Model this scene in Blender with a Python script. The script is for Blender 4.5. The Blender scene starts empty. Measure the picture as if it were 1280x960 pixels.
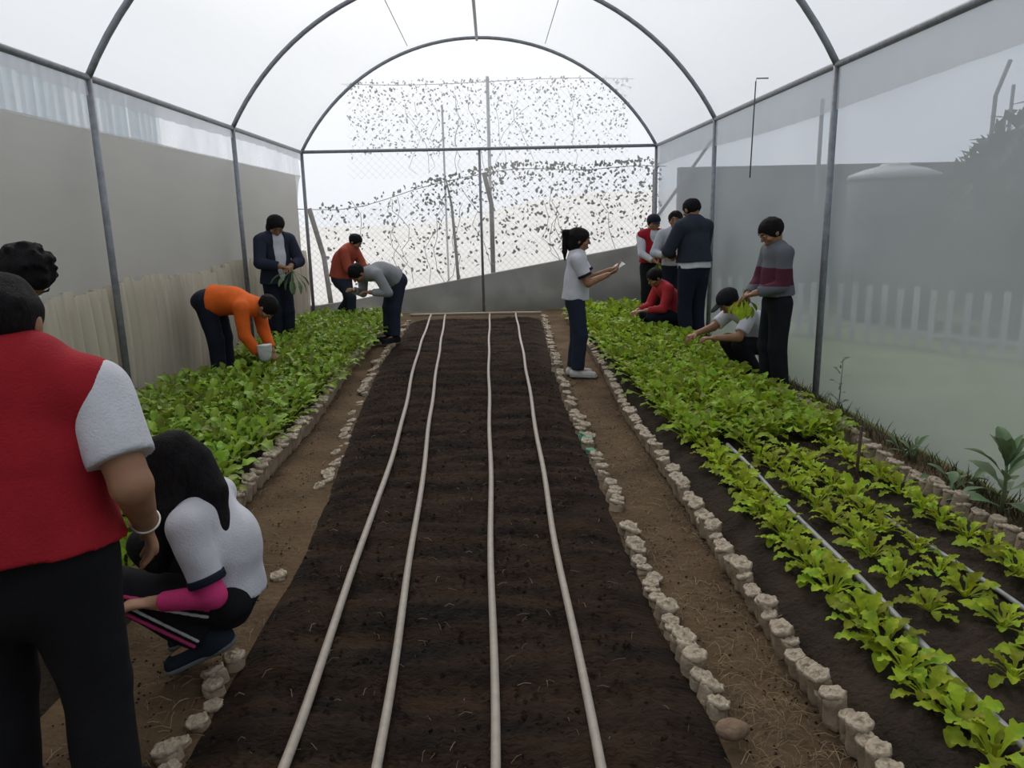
import bpy, bmesh, math, random
import numpy as np
from mathutils import Vector, Matrix

random.seed(7)
RNG = np.random.default_rng(7)
PI = math.pi
SC = bpy.context.scene
COL = SC.collection

# ------------------------------------------------------------------ materials
def nt(name):
    m = bpy.data.materials.new(name); m.use_nodes = True
    t = m.node_tree; t.nodes.clear()
    out = t.nodes.new('ShaderNodeOutputMaterial')
    return m, t, out

def mat(name, col, rough=0.7, var=0.12, scale=12.0, bump=0.0, bscale=60.0, metal=0.0, col2=None, spec=0.35, translucent=0.0, island=0.0, stretch=None):
    """procedural surface: two tones mixed by noise, optional bump, translucency and per-island variation"""
    m, t, out = nt(name)
    N, L = t.nodes.new, t.links.new
    p = N('ShaderNodeBsdfPrincipled')
    p.inputs['Roughness'].default_value = rough
    p.inputs['Metallic'].default_value = metal
    p.inputs['Specular IOR Level'].default_value = spec
    tc = N('ShaderNodeTexCoord'); no = N('ShaderNodeTexNoise')
    no.inputs['Scale'].default_value = scale; no.inputs['Detail'].default_value = 4
    vec = tc.outputs['Object']
    if stretch:
        mp = N('ShaderNodeMapping'); mp.inputs['Scale'].default_value = stretch
        L(vec, mp.inputs['Vector']); vec = mp.outputs['Vector']
    L(vec, no.inputs['Vector'])
    a = Vector(col); b = Vector(col2) if col2 else a * (1 - var)
    if not col2: a = a * (1 + var)
    mx = N('ShaderNodeMix'); mx.data_type = 'RGBA'
    mx.inputs[6].default_value = (*a, 1); mx.inputs[7].default_value = (*b, 1)
    rp = N('ShaderNodeMapRange'); rp.inputs[1].default_value = .35; rp.inputs[2].default_value = .65
    L(no.outputs['Fac'], rp.inputs[0]); L(rp.outputs[0], mx.inputs[0])
    c = mx.outputs[2]
    if island:
        g = N('ShaderNodeNewGeometry'); oi = N('ShaderNodeObjectInfo')
        ad = N('ShaderNodeMath'); ad.operation = 'ADD'
        L(g.outputs['Random Per Island'], ad.inputs[0]); L(oi.outputs['Random'], ad.inputs[1])
        fr = N('ShaderNodeMath'); fr.operation = 'FRACT'; L(ad.outputs[0], fr.inputs[0])
        hs = N('ShaderNodeHueSaturation')
        r1 = N('ShaderNodeMapRange'); r1.inputs[3].default_value = 1 - island; r1.inputs[4].default_value = 1 + island
        L(fr.outputs[0], r1.inputs[0]); L(r1.outputs[0], hs.inputs['Value'])
        r2 = N('ShaderNodeMapRange'); r2.inputs[3].default_value = .475; r2.inputs[4].default_value = .515
        L(fr.outputs[0], r2.inputs[0]); L(r2.outputs[0], hs.inputs['Hue'])
        L(c, hs.inputs['Color']); c = hs.outputs['Color']
    L(c, p.inputs['Base Color'])
    if bump:
        bn = N('ShaderNodeTexNoise'); bn.inputs['Scale'].default_value = bscale; bn.inputs['Detail'].default_value = 5
        L(vec, bn.inputs['Vector'])
        bp = N('ShaderNodeBump'); bp.inputs['Strength'].default_value = bump; bp.inputs['Distance'].default_value = 0.02
        L(bn.outputs['Fac'], bp.inputs['Height']); L(bp.outputs['Normal'], p.inputs['Normal'])
    sh = p.outputs[0]
    if translucent:
        tr = N('ShaderNodeBsdfTranslucent'); L(c, tr.inputs['Color'])
        ms = N('ShaderNodeMixShader'); ms.inputs[0].default_value = translucent
        L(sh, ms.inputs[1]); L(tr.outputs[0], ms.inputs[2]); sh = ms.outputs[0]
    L(sh, out.inputs['Surface'])
    return m

def film(name, clear, col=(.9, .9, .9), transl=.7, tint=(1, 1, 1), streak=0.0, sscale=(1, 1, 1), gloss=.04, rough=.25):
    """greenhouse plastic: part clear, part milky (translucent + diffuse), slight sheen, streaks of dust, also painted light and shade on folds and ribs"""
    m, t, out = nt(name)
    N, L = t.nodes.new, t.links.new
    tr = N('ShaderNodeBsdfTransparent'); tr.inputs['Color'].default_value = (*tint, 1)
    tl = N('ShaderNodeBsdfTranslucent'); tl.inputs['Color'].default_value = (*col, 1)
    df = N('ShaderNodeBsdfDiffuse'); df.inputs['Color'].default_value = (*col, 1)
    gl = N('ShaderNodeBsdfGlossy'); gl.inputs['Roughness'].default_value = rough
    m1 = N('ShaderNodeMixShader'); m1.inputs[0].default_value = transl
    L(df.outputs[0], m1.inputs[1]); L(tl.outputs[0], m1.inputs[2])
    m2 = N('ShaderNodeMixShader'); m2.inputs[0].default_value = clear
    L(m1.outputs[0], m2.inputs[1]); L(tr.outputs[0], m2.inputs[2])
    if streak:
        tc = N('ShaderNodeTexCoord'); mp = N('ShaderNodeMapping'); mp.inputs['Scale'].default_value = sscale
        no = N('ShaderNodeTexNoise'); no.inputs['Scale'].default_value = 1.0; no.inputs['Detail'].default_value = 4
        L(tc.outputs['Object'], mp.inputs['Vector']); L(mp.outputs['Vector'], no.inputs['Vector'])
        r = N('ShaderNodeMapRange'); r.inputs[1].default_value = .3; r.inputs[2].default_value = .7
        r.inputs[3].default_value = max(0, clear - streak); r.inputs[4].default_value = min(1, clear + streak)
        L(no.outputs['Fac'], r.inputs[0]); L(r.outputs[0], m2.inputs[0])
    m3 = N('ShaderNodeMixShader'); m3.inputs[0].default_value = gloss
    L(m2.outputs[0], m3.inputs[1]); L(gl.outputs[0], m3.inputs[2])
    L(m3.outputs[0], out.inputs['Surface'])
    return m

# ------------------------------------------------------------------ object helpers
def link_mesh(name, me, m, parent=None, loc=None):
    o = bpy.data.objects.new(name, me); COL.objects.link(o)
    if m is not None and not me.materials:
        for x in (m if isinstance(m, (list, tuple)) else [m]): me.materials.append(x)
    if parent is not None: o.parent = parent
    if loc is not None: o.location = loc
    return o

def pydata(name, vs, fs, m, parent=None, smooth=True, loc=None, mi=None):
    me = bpy.data.meshes.new(name); me.from_pydata([tuple(v) for v in vs], [], fs)
    if smooth: me.shade_smooth()
    if mi is not None: me.polygons.foreach_set('material_index', mi)
    me.update()
    return link_mesh(name, me, m, parent, loc)

def tag(o, label=None, cat=None, group=None, kind=None):
    if label: o['label'] = label
    if cat: o['category'] = cat
    if group: o['group'] = group
    if kind: o['kind'] = kind
    return o

def empty(name, loc, rz=0.0):
    o = bpy.data.objects.new(name, None); COL.objects.link(o)
    o.location = loc; o.rotation_euler = (0, 0, rz); o.empty_display_size = .1
    return o

class MB:
    """collects shapes into one mesh"""
    def __init__(s): s.v, s.f = [], []
    def add(s, vs, fs):
        b = len(s.v); s.v += [tuple(v) for v in vs]; s.f += [tuple(b + i for i in f) for f in fs]; return s
    def box(s, lo, hi):
        x0, y0, z0 = lo; x1, y1, z1 = hi
        return s.add([(x0,y0,z0),(x1,y0,z0),(x1,y1,z0),(x0,y1,z0),(x0,y0,z1),(x1,y0,z1),(x1,y1,z1),(x0,y1,z1)],
                     [(3,2,1,0),(4,5,6,7),(0,1,5,4),(1,2,6,5),(2,3,7,6),(3,0,4,7)])
    def tube(s, pts, r, n=10, closed=False):
        pts = [Vector(p) for p in pts]; k = len(pts)
        rr = r if isinstance(r, (list, tuple)) else [r] * k
        ref = Vector((0, 0, 1)); ring = []
        for i, p in enumerate(pts):
            if closed: d = pts[(i + 1) % k] - pts[i - 1]
            else: d = pts[min(i + 1, k - 1)] - pts[max(i - 1, 0)]
            d.normalize()
            if abs(d.dot(ref)) > .95: ref = Vector((1, 0, 0)) if abs(d.x) < .9 else Vector((0, 1, 0))
            u = d.cross(ref).normalized(); w = d.cross(u).normalized(); ref = w.cross(d) if False else ref
            ring.append([p + (u * math.cos(2*PI*j/n) + w * math.sin(2*PI*j/n)) * rr[i] for j in range(n)])
        vs = [v for q in ring for v in q]; fs = []
        for i in range(k if closed else k - 1):
            a, b = i * n, ((i + 1) % k) * n
            for j in range(n): fs.append((a + j, a + (j+1) % n, b + (j+1) % n, b + j))
        if not closed:
            fs.append(tuple(range(n))[::-1]); fs.append(tuple((k-1)*n + j for j in range(n)))
        return s.add(vs, fs)
    def build(s, name, m, parent=None, smooth=True, loc=None): return pydata(name, s.v, s.f, m, parent, smooth, loc)

def lathe(prof, n=16):
    vs, fs = [], []
    for r, z in prof:
        for j in range(n): vs.append((r * math.cos(2*PI*j/n), r * math.sin(2*PI*j/n), z))
    for i in range(len(prof) - 1):
        for j in range(n): fs.append((i*n+j, i*n+(j+1) % n, (i+1)*n+(j+1) % n, (i+1)*n+j))
    fs.append(tuple(range(n))[::-1]); fs.append(tuple((len(prof)-1)*n + j for j in range(n)))
    return vs, fs

def grid(nx, ny, fn):
    vs = [fn(i / nx, j / ny) for j in range(ny + 1) for i in range(nx + 1)]
    fs = [(j*(nx+1)+i, j*(nx+1)+i+1, (j+1)*(nx+1)+i+1, (j+1)*(nx+1)+i) for j in range(ny) for i in range(nx)]
    return vs, fs

# ------------------------------------------------------------------ implicit bodies (distance fields meshed with surface nets)
class SDF:
    def __init__(s, h=.008): s.h, s.ops = h, []
    def cone(s, a, b, ra, rb, k=.02, flat=None, clips=None):
        s.ops.append(('c', np.array(a, float), np.array(b, float), ra, rb, k, flat, clips)); return s
    def ell(s, c, axes, r, k=.02, sub=False, clips=None):
        s.ops.append(('s' if sub else 'e', np.array(c, float), np.array(axes, float), np.array(r, float), k, clips)); return s
    def noise(s, amp, freq, seed=0, axis=None): s.ops.append(('n', amp, freq, seed, axis)); return s
    def cut(s, pt, n): s.ops.append(('p', np.array(pt, float), np.array(n, float))); return s

    def mesh(s, name):
        h = s.h; lo, hi = np.full(3, 1e9), np.full(3, -1e9)
        for o in s.ops:
            if o[0] == 'c':
                r = max(o[3], o[4]) * (max(1, o[6][1]) if o[6] else 1)
                lo = np.minimum(lo, np.minimum(o[1], o[2]) - r); hi = np.maximum(hi, np.maximum(o[1], o[2]) + r)
            elif o[0] == 'e':
                r = o[3].max(); lo = np.minimum(lo, o[1] - r); hi = np.maximum(hi, o[1] + r)
        lo -= .03 + 2*h; hi += .03 + 2*h
        n = np.ceil((hi - lo) / h).astype(int) + 1
        F = np.full(n, 9.0, np.float32)
        ax = [(lo[i] + h * np.arange(n[i])).astype(np.float32) for i in range(3)]
        for o in s.ops:
            if o[0] in 'ces':
                if o[0] == 'c':
                    _, a, b, ra, rb, k, flat, clips = o
                    r = max(ra, rb) * (max(1, flat[1]) if flat else 1)
                    bl, bh = np.minimum(a, b) - r, np.maximum(a, b) + r
                else:
                    _, c, R, rad, k, clips = o
                    bl, bh = c - rad.max(), c + rad.max()
                mg = k + 3*h
                i0 = np.clip(np.floor((bl - mg - lo) / h).astype(int), 0, n); i1 = np.clip(np.ceil((bh + mg - lo) / h).astype(int) + 1, 0, n)
                sl = tuple(slice(i0[i], i1[i]) for i in range(3))
                X, Y, Z = np.meshgrid(ax[0][sl[0]], ax[1][sl[1]], ax[2][sl[2]], indexing='ij')
                if o[0] == 'c':
                    d = b - a; L = np.linalg.norm(d) + 1e-9; d = d / L
                    px, py, pz = X - a[0], Y - a[1], Z - a[2]
                    t = px*d[0] + py*d[1] + pz*d[2]
                    if flat:
                        f = np.array(flat[0], float); f = f - d * f.dot(d); f /= np.linalg.norm(f) + 1e-9
                        q = px*f[0] + py*f[1] + pz*f[2]
                        rho2 = px*px + py*py + pz*pz - t*t - q*q + (q/flat[1])**2
                    else: rho2 = px*px + py*py + pz*pz - t*t
                    tt = np.clip(t, 0, L)
                    D = np.sqrt(np.maximum(rho2, 0) + (t - tt)**2) - (ra + (rb - ra) * tt / L)
                    if flat and flat[1] < 1: D = D * (flat[1] * .5 + .5)
                else:
                    px, py, pz = X - c[0], Y - c[1], Z - c[2]
                    q = [(px*R[i][0] + py*R[i][1] + pz*R[i][2]) for i in range(3)]
                    k0 = np.sqrt(sum((q[i]/rad[i])**2 for i in range(3))); k1 = np.sqrt(sum((q[i]/rad[i]**2)**2 for i in range(3)))
                    D = k0 * (k0 - 1) / (k1 + 1e-9)
                for (cp, cn) in clips or ():
                    D = np.maximum(D, (X - cp[0])*cn[0] + (Y - cp[1])*cn[1] + (Z - cp[2])*cn[2])
                A = F[sl]
                if o[0] == 's':
                    hh = np.maximum(k - np.abs(A + D), 0) / k
                    F[sl] = np.maximum(A, -D) + hh*hh*k*.25
                else:
                    if k > 1e-6:
                        hh = np.maximum(k - np.abs(A - D), 0) / k
                        F[sl] = np.minimum(A, D) - hh*hh*k*.25
                    else: F[sl] = np.minimum(A, D)
            elif o[0] == 'n':
                _, amp, freq, seed, axis = o
                rg = np.random.default_rng(seed)
                G = np.zeros(n, np.float32)
                for q in range(5):
                    w = rg.normal(size=3); w /= np.linalg.norm(w)
                    if axis is not None: w = w - .85 * np.array(axis) * np.dot(w, axis)
                    w = w * freq * (0.6 + .45*q); ph = rg.uniform(0, 6.28, 3)
                    G += (np.sin(ax[0]*w[0] + ph[0])[:, None, None] * np.cos(ax[1]*w[1] + ph[1])[None, :, None] + np.sin((ax[1]*w[1])[None, :, None] + (ax[2]*w[2])[None, None, :] + (ax[0]*w[0])[:, None, None] + ph[2])) / (1 + .6*q)
                F += amp * .35 * G
            elif o[0] == 'p':
                _, pt, nn = o
                D = (ax[0]-pt[0])[:, None, None]*nn[0] + (ax[1]-pt[1])[None, :, None]*nn[1] + (ax[2]-pt[2])[None, None, :]*nn[2]
                F = np.maximum(F, D.astype(np.float32))
        return surfnet(F, lo, h, name)

    def build(s, name, m, parent=None):
        return link_mesh(name, s.mesh(name), m, parent)

def surfnet(F, lo, h, name):
    S = F < 0
    cnt = np.zeros(tuple(d - 1 for d in F.shape), np.int8)
    offs = [(i, j, k) for i in (0, 1) for j in (0, 1) for k in (0, 1)]
    nx, ny, nz = cnt.shape
    for i, j, k in offs: cnt += S[i:i+nx, j:j+ny, k:k+nz]
    mixed = (cnt > 0) & (cnt < 8)
    I, J, K = np.nonzero(mixed); n = len(I)
    idx = np.full(cnt.shape, -1, np.int32); idx[I, J, K] = np.arange(n, dtype=np.int32)
    vals = np.stack([F[I+i, J+j, K+k] for i, j, k in offs], 1)
    acc, num = np.zeros((n, 3)), np.zeros(n)
    for a in range(8):
        for b in range(a + 1, 8):
            if sum(abs(offs[a][q] - offs[b][q]) for q in range(3)) != 1: continue
            fa, fb = vals[:, a], vals[:, b]; mk = (fa < 0) != (fb < 0)
            t = np.where(mk, fa / np.where(mk, fa - fb, 1), 0)
            p = np.array(offs[a]) + t[:, None] * (np.array(offs[b]) - np.array(offs[a]))
            acc += p * mk[:, None]; num += mk
    V = (acc / num[:, None] + np.stack([I, J, K], 1)) * h + lo
    Q = []
    for axn in range(3):
        sa = [slice(None)] * 3; sb = [slice(None)] * 3
        sa[axn] = slice(0, -1); sb[axn] = slice(1, None)
        A, B = S[tuple(sa)], S[tuple(sb)]
        E = A != B
        u, v = (axn + 1) % 3, (axn + 2) % 3
        lim = [slice(None)] * 3; lim[u] = slice(1, F.shape[u] - 1); lim[v] = slice(1, F.shape[v] - 1)
        M = np.zeros_like(E); M[tuple(lim)] = E[tuple(lim)]
        g = np.stack(np.nonzero(M), 1)
        if not len(g): continue
        def at(du, dv):
            c = g.copy(); c[:, u] += du; c[:, v] += dv; return idx[c[:, 0], c[:, 1], c[:, 2]]
        q = np.stack([at(-1, -1), at(0, -1), at(0, 0), at(-1, 0)], 1)
        ins = A[g[:, 0], g[:, 1], g[:, 2]]
        q[~ins] = q[~ins][:, ::-1]
        Q.append(q)
    Q = np.concatenate(Q)
    me = bpy.data.meshes.new(name)
    me.vertices.add(len(V)); me.vertices.foreach_set('co', V.astype(np.float32).ravel())
    me.loops.add(Q.size); me.loops.foreach_set('vertex_index', Q.astype(np.int32).ravel())
    me.polygons.add(len(Q)); me.polygons.foreach_set('loop_start', np.arange(0, Q.size, 4, dtype=np.int32))
    me.update(calc_edges=True); me.validate()
    me.shade_smooth()
    return me
# ------------------------------------------------------------------ people
def unit(v):
    v = np.array(v, float); return v / (np.linalg.norm(v) + 1e-9)

def ik(a, b, l1, l2, pole):
    """elbow / knee of a two-bone limb from a towards b"""
    a, b = np.array(a, float), np.array(b, float)
    d = b - a; L = np.linalg.norm(d); u = d / (L + 1e-9)
    if L > .995 * (l1 + l2): L = .995 * (l1 + l2); b = a + u * L
    x = (l1*l1 - l2*l2 + L*L) / (2*L); hgt = math.sqrt(max(l1*l1 - x*x, 0))
    p = np.array(pole, float); p = p - u * p.dot(u)
    return a + u*x + unit(p)*hgt, b

SKIN = mat('skin_brown', (.30, .155, .09), .55, .10, 25, spec=.3)
SKIN2 = mat('skin_tan', (.40, .22, .135), .55, .10, 25, spec=.3)
HAIR = mat('black_hair', (.010, .0085, .0095), .75, .3, 90, bump=.5, bscale=220, spec=.12, stretch=(1, 1, .25))
EYEW = mat('eye_white', (.33, .31, .30), .3, .03); EYED = mat('eye_dark', (.012, .008, .006), .2, .03)
LIP = mat('lip_brown', (.25, .09, .07), .5, .08)
CLOTHS = {}
def cloth(name, col, rough=.85, var=.10, **k):
    if name not in CLOTHS: CLOTHS[name] = mat('cloth_' + name, col, rough, var, 9, bump=.25, bscale=160, spec=.15, **k)
    return CLOTHS[name]
def banded(name, base, band, z0, z1):
    m, t, out = nt('cloth_' + name); N, L = t.nodes.new, t.links.new
    p = N('ShaderNodeBsdfPrincipled'); p.inputs['Roughness'].default_value = .9; p.inputs['Specular IOR Level'].default_value = .15
    tc = N('ShaderNodeTexCoord'); sp = N('ShaderNodeSeparateXYZ'); L(tc.outputs['Object'], sp.inputs[0])
    a = N('ShaderNodeMath'); a.operation = 'GREATER_THAN'; a.inputs[1].default_value = z0; L(sp.outputs[2], a.inputs[0])
    b = N('ShaderNodeMath'); b.operation = 'LESS_THAN'; b.inputs[1].default_value = z1; L(sp.outputs[2], b.inputs[0])
    c = N('ShaderNodeMath'); c.operation = 'MULTIPLY'; L(a.outputs[0], c.inputs[0]); L(b.outputs[0], c.inputs[1])
    mx = N('ShaderNodeMix'); mx.data_type = 'RGBA'; mx.inputs[6].default_value = (*base, 1); mx.inputs[7].default_value = (*band, 1)
    L(c.outputs[0], mx.inputs[0]); L(mx.outputs[2], p.inputs['Base Color']); L(p.outputs[0], out.inputs['Surface'])
    return m

def person(label, x, y, heading, S, pel, neck, hands, feet, look=(0, 1, 0), hup=None, bend=0.0, g=1.0, twist=0.0,
           poles=((.4, -.5, -.6), (-.4, -.5, -.6)), kpoles=((.1, 1, 0), (-.1, 1, 0)), toes=((.15, 1, 0), (-.15, 1, 0)), hdir=(None, None), palm=((0, 0, -1), (0, 0, -1)),
           curl=.35, skin=None, shirt=None, sleeve=.55, collar=None, vest=None, pants='navy', shoes='black', sole=None, hair='short', cap=None,
           h=.0065, hc=.0095, hem=.0, trim=None, open_front=None, face=True, neckz=0.0, sleeve2=None, s2o=-.003, band=None, gs=1.0, tg=1.0, base_z=0.0, shem=None, sit=0, pstripe=None, bracelet=False, fold=1.0):
    """one person: pose in (right, forward, up) metres about the ground point (x, y). index 0 = right side, 1 = left side"""
    hd = math.radians(heading); F0 = np.array([math.cos(hd), math.sin(hd), 0]); R0 = np.array([math.sin(hd), -math.cos(hd), 0]); U0 = np.array([0, 0, 1.])
    def W(p): return R0*p[0] + F0*p[1] + U0*p[2]
    skin = skin or SKIN
    root = tag(empty('person', (x, y, base_z)), label, 'person')
    P, NB = W(pel), W(neck)
    up = unit(NB - P)
    tw = math.radians(twist)
    rc = R0*math.cos(tw) + F0*math.sin(tw); rc = unit(rc - up*rc.dot(up)); fc = np.cross(up, rc)
    M = (P + NB)/2 - fc*bend
    upc = unit(NB - M); rc = unit(rc - upc*rc.dot(upc)); fc = np.cross(upc, rc)
    upp = unit(M - P); rp = unit(R0 - upp*R0.dot(upp)); fp = np.cross(upp, rp)
    sh = [NB - upc*.035*S + rc*sg*.112*S*gs for sg in (1, -1)]
    hip = [P + rp*sg*.052*S*g - U0*.0 for sg in (1, -1)]
    la, lf, lt, ls = .172*S, .150*S, .245*S, .235*S
    el, wr, kn, an = [], [], [], []
    for i in (0, 1):
        e, w = ik(sh[i], W(hands[i]), la, lf, W(poles[i])); el.append(e); wr.append(w)
        k_, a_ = ik(hip[i], W(feet[i]), lt, ls, W(kpoles[i])); kn.append(k_); an.append(a_)
    HH = .115 + .068*S
    lk = unit(W(look)); hu = unit(W(hup)) if hup is not None else unit(U0*.7 + upc*.3 - lk*0)
    hu = unit(hu - lk*hu.dot(lk)); hr = np.cross(lk, hu)
    HC = NB + upc*.03*S + hu*(.30*HH + neckz) + unit(upc*.5+hu*.5)*.012*S + lk*.06*HH
    HA = np.array([hr, lk, hu])
    def H(a, b, c): return HC + (hr*a + lk*b + hu*c)*HH
    # ---- body: one continuous skin
    b = SDF(h)
    b.cone(P, M, .080*S*g, .070*S*g, .03, (fp, .68)).cone(M, NB - upc*.06*S, .072*S*g, .078*S*g, .03, (fc, .68))
    b.cone(sh[0], sh[1], .036*S, .036*S, .03)
    b.cone(NB - upc*.03*S, H(0, -.10, -.15), .036*S*(.5+.5*g), .033*S*(.6+.4*g), .02)
    for i in (0, 1):
        b.cone(sh[i], el[i], .033*S*(.3+.7*g), .026*S*(.3+.7*g), .02).cone(el[i], wr[i], .027*S*(.3+.7*g), .0175*S*(.5+.5*g), .012)
        b.cone(hip[i], kn[i], .056*S, .036*S, .03).cone(kn[i], an[i], .035*S, .024*S, .015)
        b.cone(an[i], an[i] - U0*.02*S + W(toes[i])*.08*S, .022*S, .016*S, .01)
    b.ell(H(0, -.04, .10), HA, np.array([.37, .45, .40])*HH, .02).ell(H(0, .08, -.22), HA, np.array([.275, .31, .28])*HH, .05*HH + .012)
    if face:
        for sg in (1, -1):
            b.ell(H(.16*sg, .44, .03), HA, np.array([.10, .07, .06])*HH, .06*HH, sub=True)
            b.ell(H(.24*sg, .24, -.12), HA, np.array([.10, .12, .09])*HH, .06*HH)
        b.cone(H(0, .385, .05), H(0, .455, -.10), .03*HH, .055*HH, .03*HH)
        b.ell(H(0, .36, -.30), HA, np.array([.10, .05, .05])*HH, .04*HH)
    for sg in (1, -1): b.ell(H(.375*sg, -.03, -.03), HA, np.array([.045, .085, .135])*HH, .02*HH)
    q = S/1.35
    for i in (0, 1):
        fd = unit(wr[i] - el[i]); d = unit(W(hdir[i])) if hdir[i] is not None else fd
        pn = W(palm[i]); pn = unit(pn - d*pn.dot(d)); lat = np.cross(d, pn)*(1 if i == 0 else -1)
        kb = wr[i] + d*.075*q
        b.cone(wr[i] + d*.018*q, wr[i] + d*.062*q, .026*q, .034*q, .012, (pn, .42))
        for j, (off, ln) in enumerate(zip((1.5, .5, -.5, -1.5), (.92, 1.05, 1.0, .8))):
            s0 = wr[i] + d*(.058 + .006*(1 if j in (1, 2) else 0))*q + lat*off*.0175*q
            c1, c2 = curl + .05*j, curl*2.1 + .05*j
            s1 = s0 + unit(d*math.cos(c1) + pn*math.sin(c1) + lat*off*.05)*.036*ln*q
            s2 = s1 + unit(d*math.cos(c2) + pn*math.sin(c2) + lat*off*.02)*.030*ln*q
            b.cone(s0, s1, .0083*q, .0078*q, .003).cone(s1, s2, .0078*q, .0066*q, .002)
        t0 = wr[i] + d*.022*q + lat*.020*q; t1 = t0 + unit(d*.75 + lat*.65 + pn*.25)*.036*q; t2 = t1 + unit(d*.95 + lat*.2 + pn*.3)*.026*q
        b.cone(t0, t1, .0115*q, .009*q, .006).cone(t1, t2, .009*q, .0075*q, .003)
    b.build('body', skin, root)
    if face:
        for sg in (1, -1):
            bm = bmesh.new(); bmesh.ops.create_uvsphere(bm, u_segments=12, v_segments=8, radius=.050*HH)
            c = H(.155*sg, .350, .03); me = bpy.data.meshes.new('eye'); bm.to_mesh(me); bm.free()
            me.transform(Matrix.Translation(Vector(c)))
            me.materials.append(EYEW); me.materials.append(EYED)
            for pl in me.polygons:
                v = np.array(pl.center) - c
                pl.material_index = 1 if unit(v).dot(lk) > .72 else 0
            me.shade_smooth(); o = link_mesh('eye', me, None, root)
            e = MB(); e.tube([H(.07*sg, .425, .115), H(.155*sg, .42, .145), H(.25*sg, .36, .115)], [.012*HH, .019*HH, .010*HH], 6); e.build('eyebrow', HAIR, root)
        l = MB(); l.tube([H(-.11, .365, -.285), H(-.05, .408, -.275), H(0, .412, -.285), H(.05, .408, -.275), H(.11, .365, -.285)], [.008*HH, .022*HH, .024*HH, .022*HH, .008*HH], 8); l.build('mouth', LIP, root)
    # ---- hair
    hs = SDF(.007)
    hs.ell(H(0, -.06, .125), HA, np.array([.425, .485, .425])*HH, 0)
    if hair == 'bob': hs.cone(H(0, -.1, .1), H(0, -.16, -.30), .44*HH, .40*HH, .02)
    if hair in ('long', 'ponytail'): hs.cone(H(0, -.12, .1), H(0, -.2, -.22), .42*HH, .36*HH, .02)
    hs.ops.append(('s', H(0, .62, -.20), HA, np.array([.62, .46, .46])*HH, .004, None))
    hs.cut(H(0, 0, -.30 if hair in ('short', 'spiky') else -.42), -hu + lk*.35)
    hs.noise(.006 if hair != 'spiky' else .012, 85 if hair != 'spiky' else 60, int(abs(x)*100) + 3)
    if hair == 'spiky':
        rg = np.random.default_rng(5)
        for q_ in range(34):
            a = rg.uniform(0, 6.28); el_ = rg.uniform(.35, 1.4); dv = np.array([math.cos(a)*math.cos(el_), math.sin(a)*math.cos(el_), math.sin(el_)])
            hs.cone(H(*(dv*.38 + np.array([0, -.06, .12]))), H(*(dv*.49 + np.array([.02, -.04, .12]))), .09*HH, .035*HH, .02)
    hairobj = hs.build('hair', HAIR, root)
    if hair == 'ponytail':
        t = SDF(.006); t.cone(H(0, -.44, .32), H(0, -.66, .22), .10*HH, .15*HH, .02).cone(H(0, -.66, .22), H(0, -.62, -.55), .16*HH, .11*HH, .02).cone(H(0, -.62, -.55), H(0, -.56, -.95), .11*HH, .03*HH, .02).noise(.004, 90, 4)
        t.build('ponytail', HAIR, hairobj)
        m_ = MB(); c = H(0, -.47, .31); m_.tube([c + (hr*math.cos(a) + hu*math.sin(a))*.105*HH for a in np.linspace(0, 2*PI, 13)[:-1]], .02*HH, 6, True); m_.build('hair_tie', cloth('black', (.02, .02, .022)), hairobj)
    if cap:
        cm = cloth(*cap)
        c_ = SDF(.006); c_.ell(H(0, -.05, .16), HA, np.array([.45, .51, .42])*HH, 0).cut(H(0, 0, .14), -hu - lk*.05)
        co = c_.build('cap', cm, root)
        v_ = SDF(.006); v_.cone(H(0, .30, .17), H(0, .66, .12), .30*HH, .24*HH, 0, (hu, .10)).build('visor', cm, co)
    # ---- trousers
    pm = cloth(*pants) if isinstance(pants, tuple) else cloth('navy_trousers', (.016, .019, .032))
    t = SDF(hc); top = P + upp*.085*S
    t.cone(P - upp*.0, P + upp*.12*S, .098*S*g, .086*S*g, .02, (fp, .70), [(top, upp)])
    for i in (0, 1):
        ank = unit(an[i] - kn[i])
        t.cone(hip[i], kn[i], .063*S*(.4+.6*g)*tg, .050*S*tg, .03).cone(kn[i], an[i], .050*S*tg, .046*S*tg, .02, None, [(an[i] - ank*.012, ank)])
    t.noise(.006*fold, 28, int(abs(y)*10) + 1)
    po = t.build('trousers', pm, root)
    if pstripe:
        for i in (0, 1):
            for cs, off, rr in pstripe:
                ps = SDF(.006); sd = rp*(1 if i == 0 else -1)
                for A, B in ((hip[i], kn[i]), (kn[i], an[i])):
                    dl = unit(B - A); s_ = unit(sd - dl*sd.dot(dl)); f_ = np.cross(dl, s_)
                    ps.cone(A + s_*.061*S*tg + f_*off + dl*.03, B + s_*.047*S*tg + f_*off*.9 - dl*.02, rr, rr, .01)
                ps.build('side_stripe', cloth(*cs), po)
    # ---- upper clothes
    def torso(sd, o, clips=None, hemlen=None, noise=.005, top=True):
        hl = hem if hemlen is None else hemlen
        hp = P - upp*hl*S; cl = [(hp, -upp)]
        sd.cone(P - upp*(hl + .06)*S, M, (.114*S + o*1.8)*g, (.092*S + o)*g, .03, (fp, .83), cl)
        sd.cone(M, NB - upc*.055*S, (.092*S + o)*g, (.092*S + o)*g, .04, (fc, .70))
        sd.cone(sh[0] - rc*.012*S, sh[1] + rc*.012*S, .040*S + o, .040*S + o, .05)
        sd.cone(NB - upc*.04*S, NB + upc*.012*S, .047*S*(.5+.5*g) + o, .038*S*(.5+.5*g) + o*.6, .03, None, [(NB + upc*.012*S, upc)])
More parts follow.
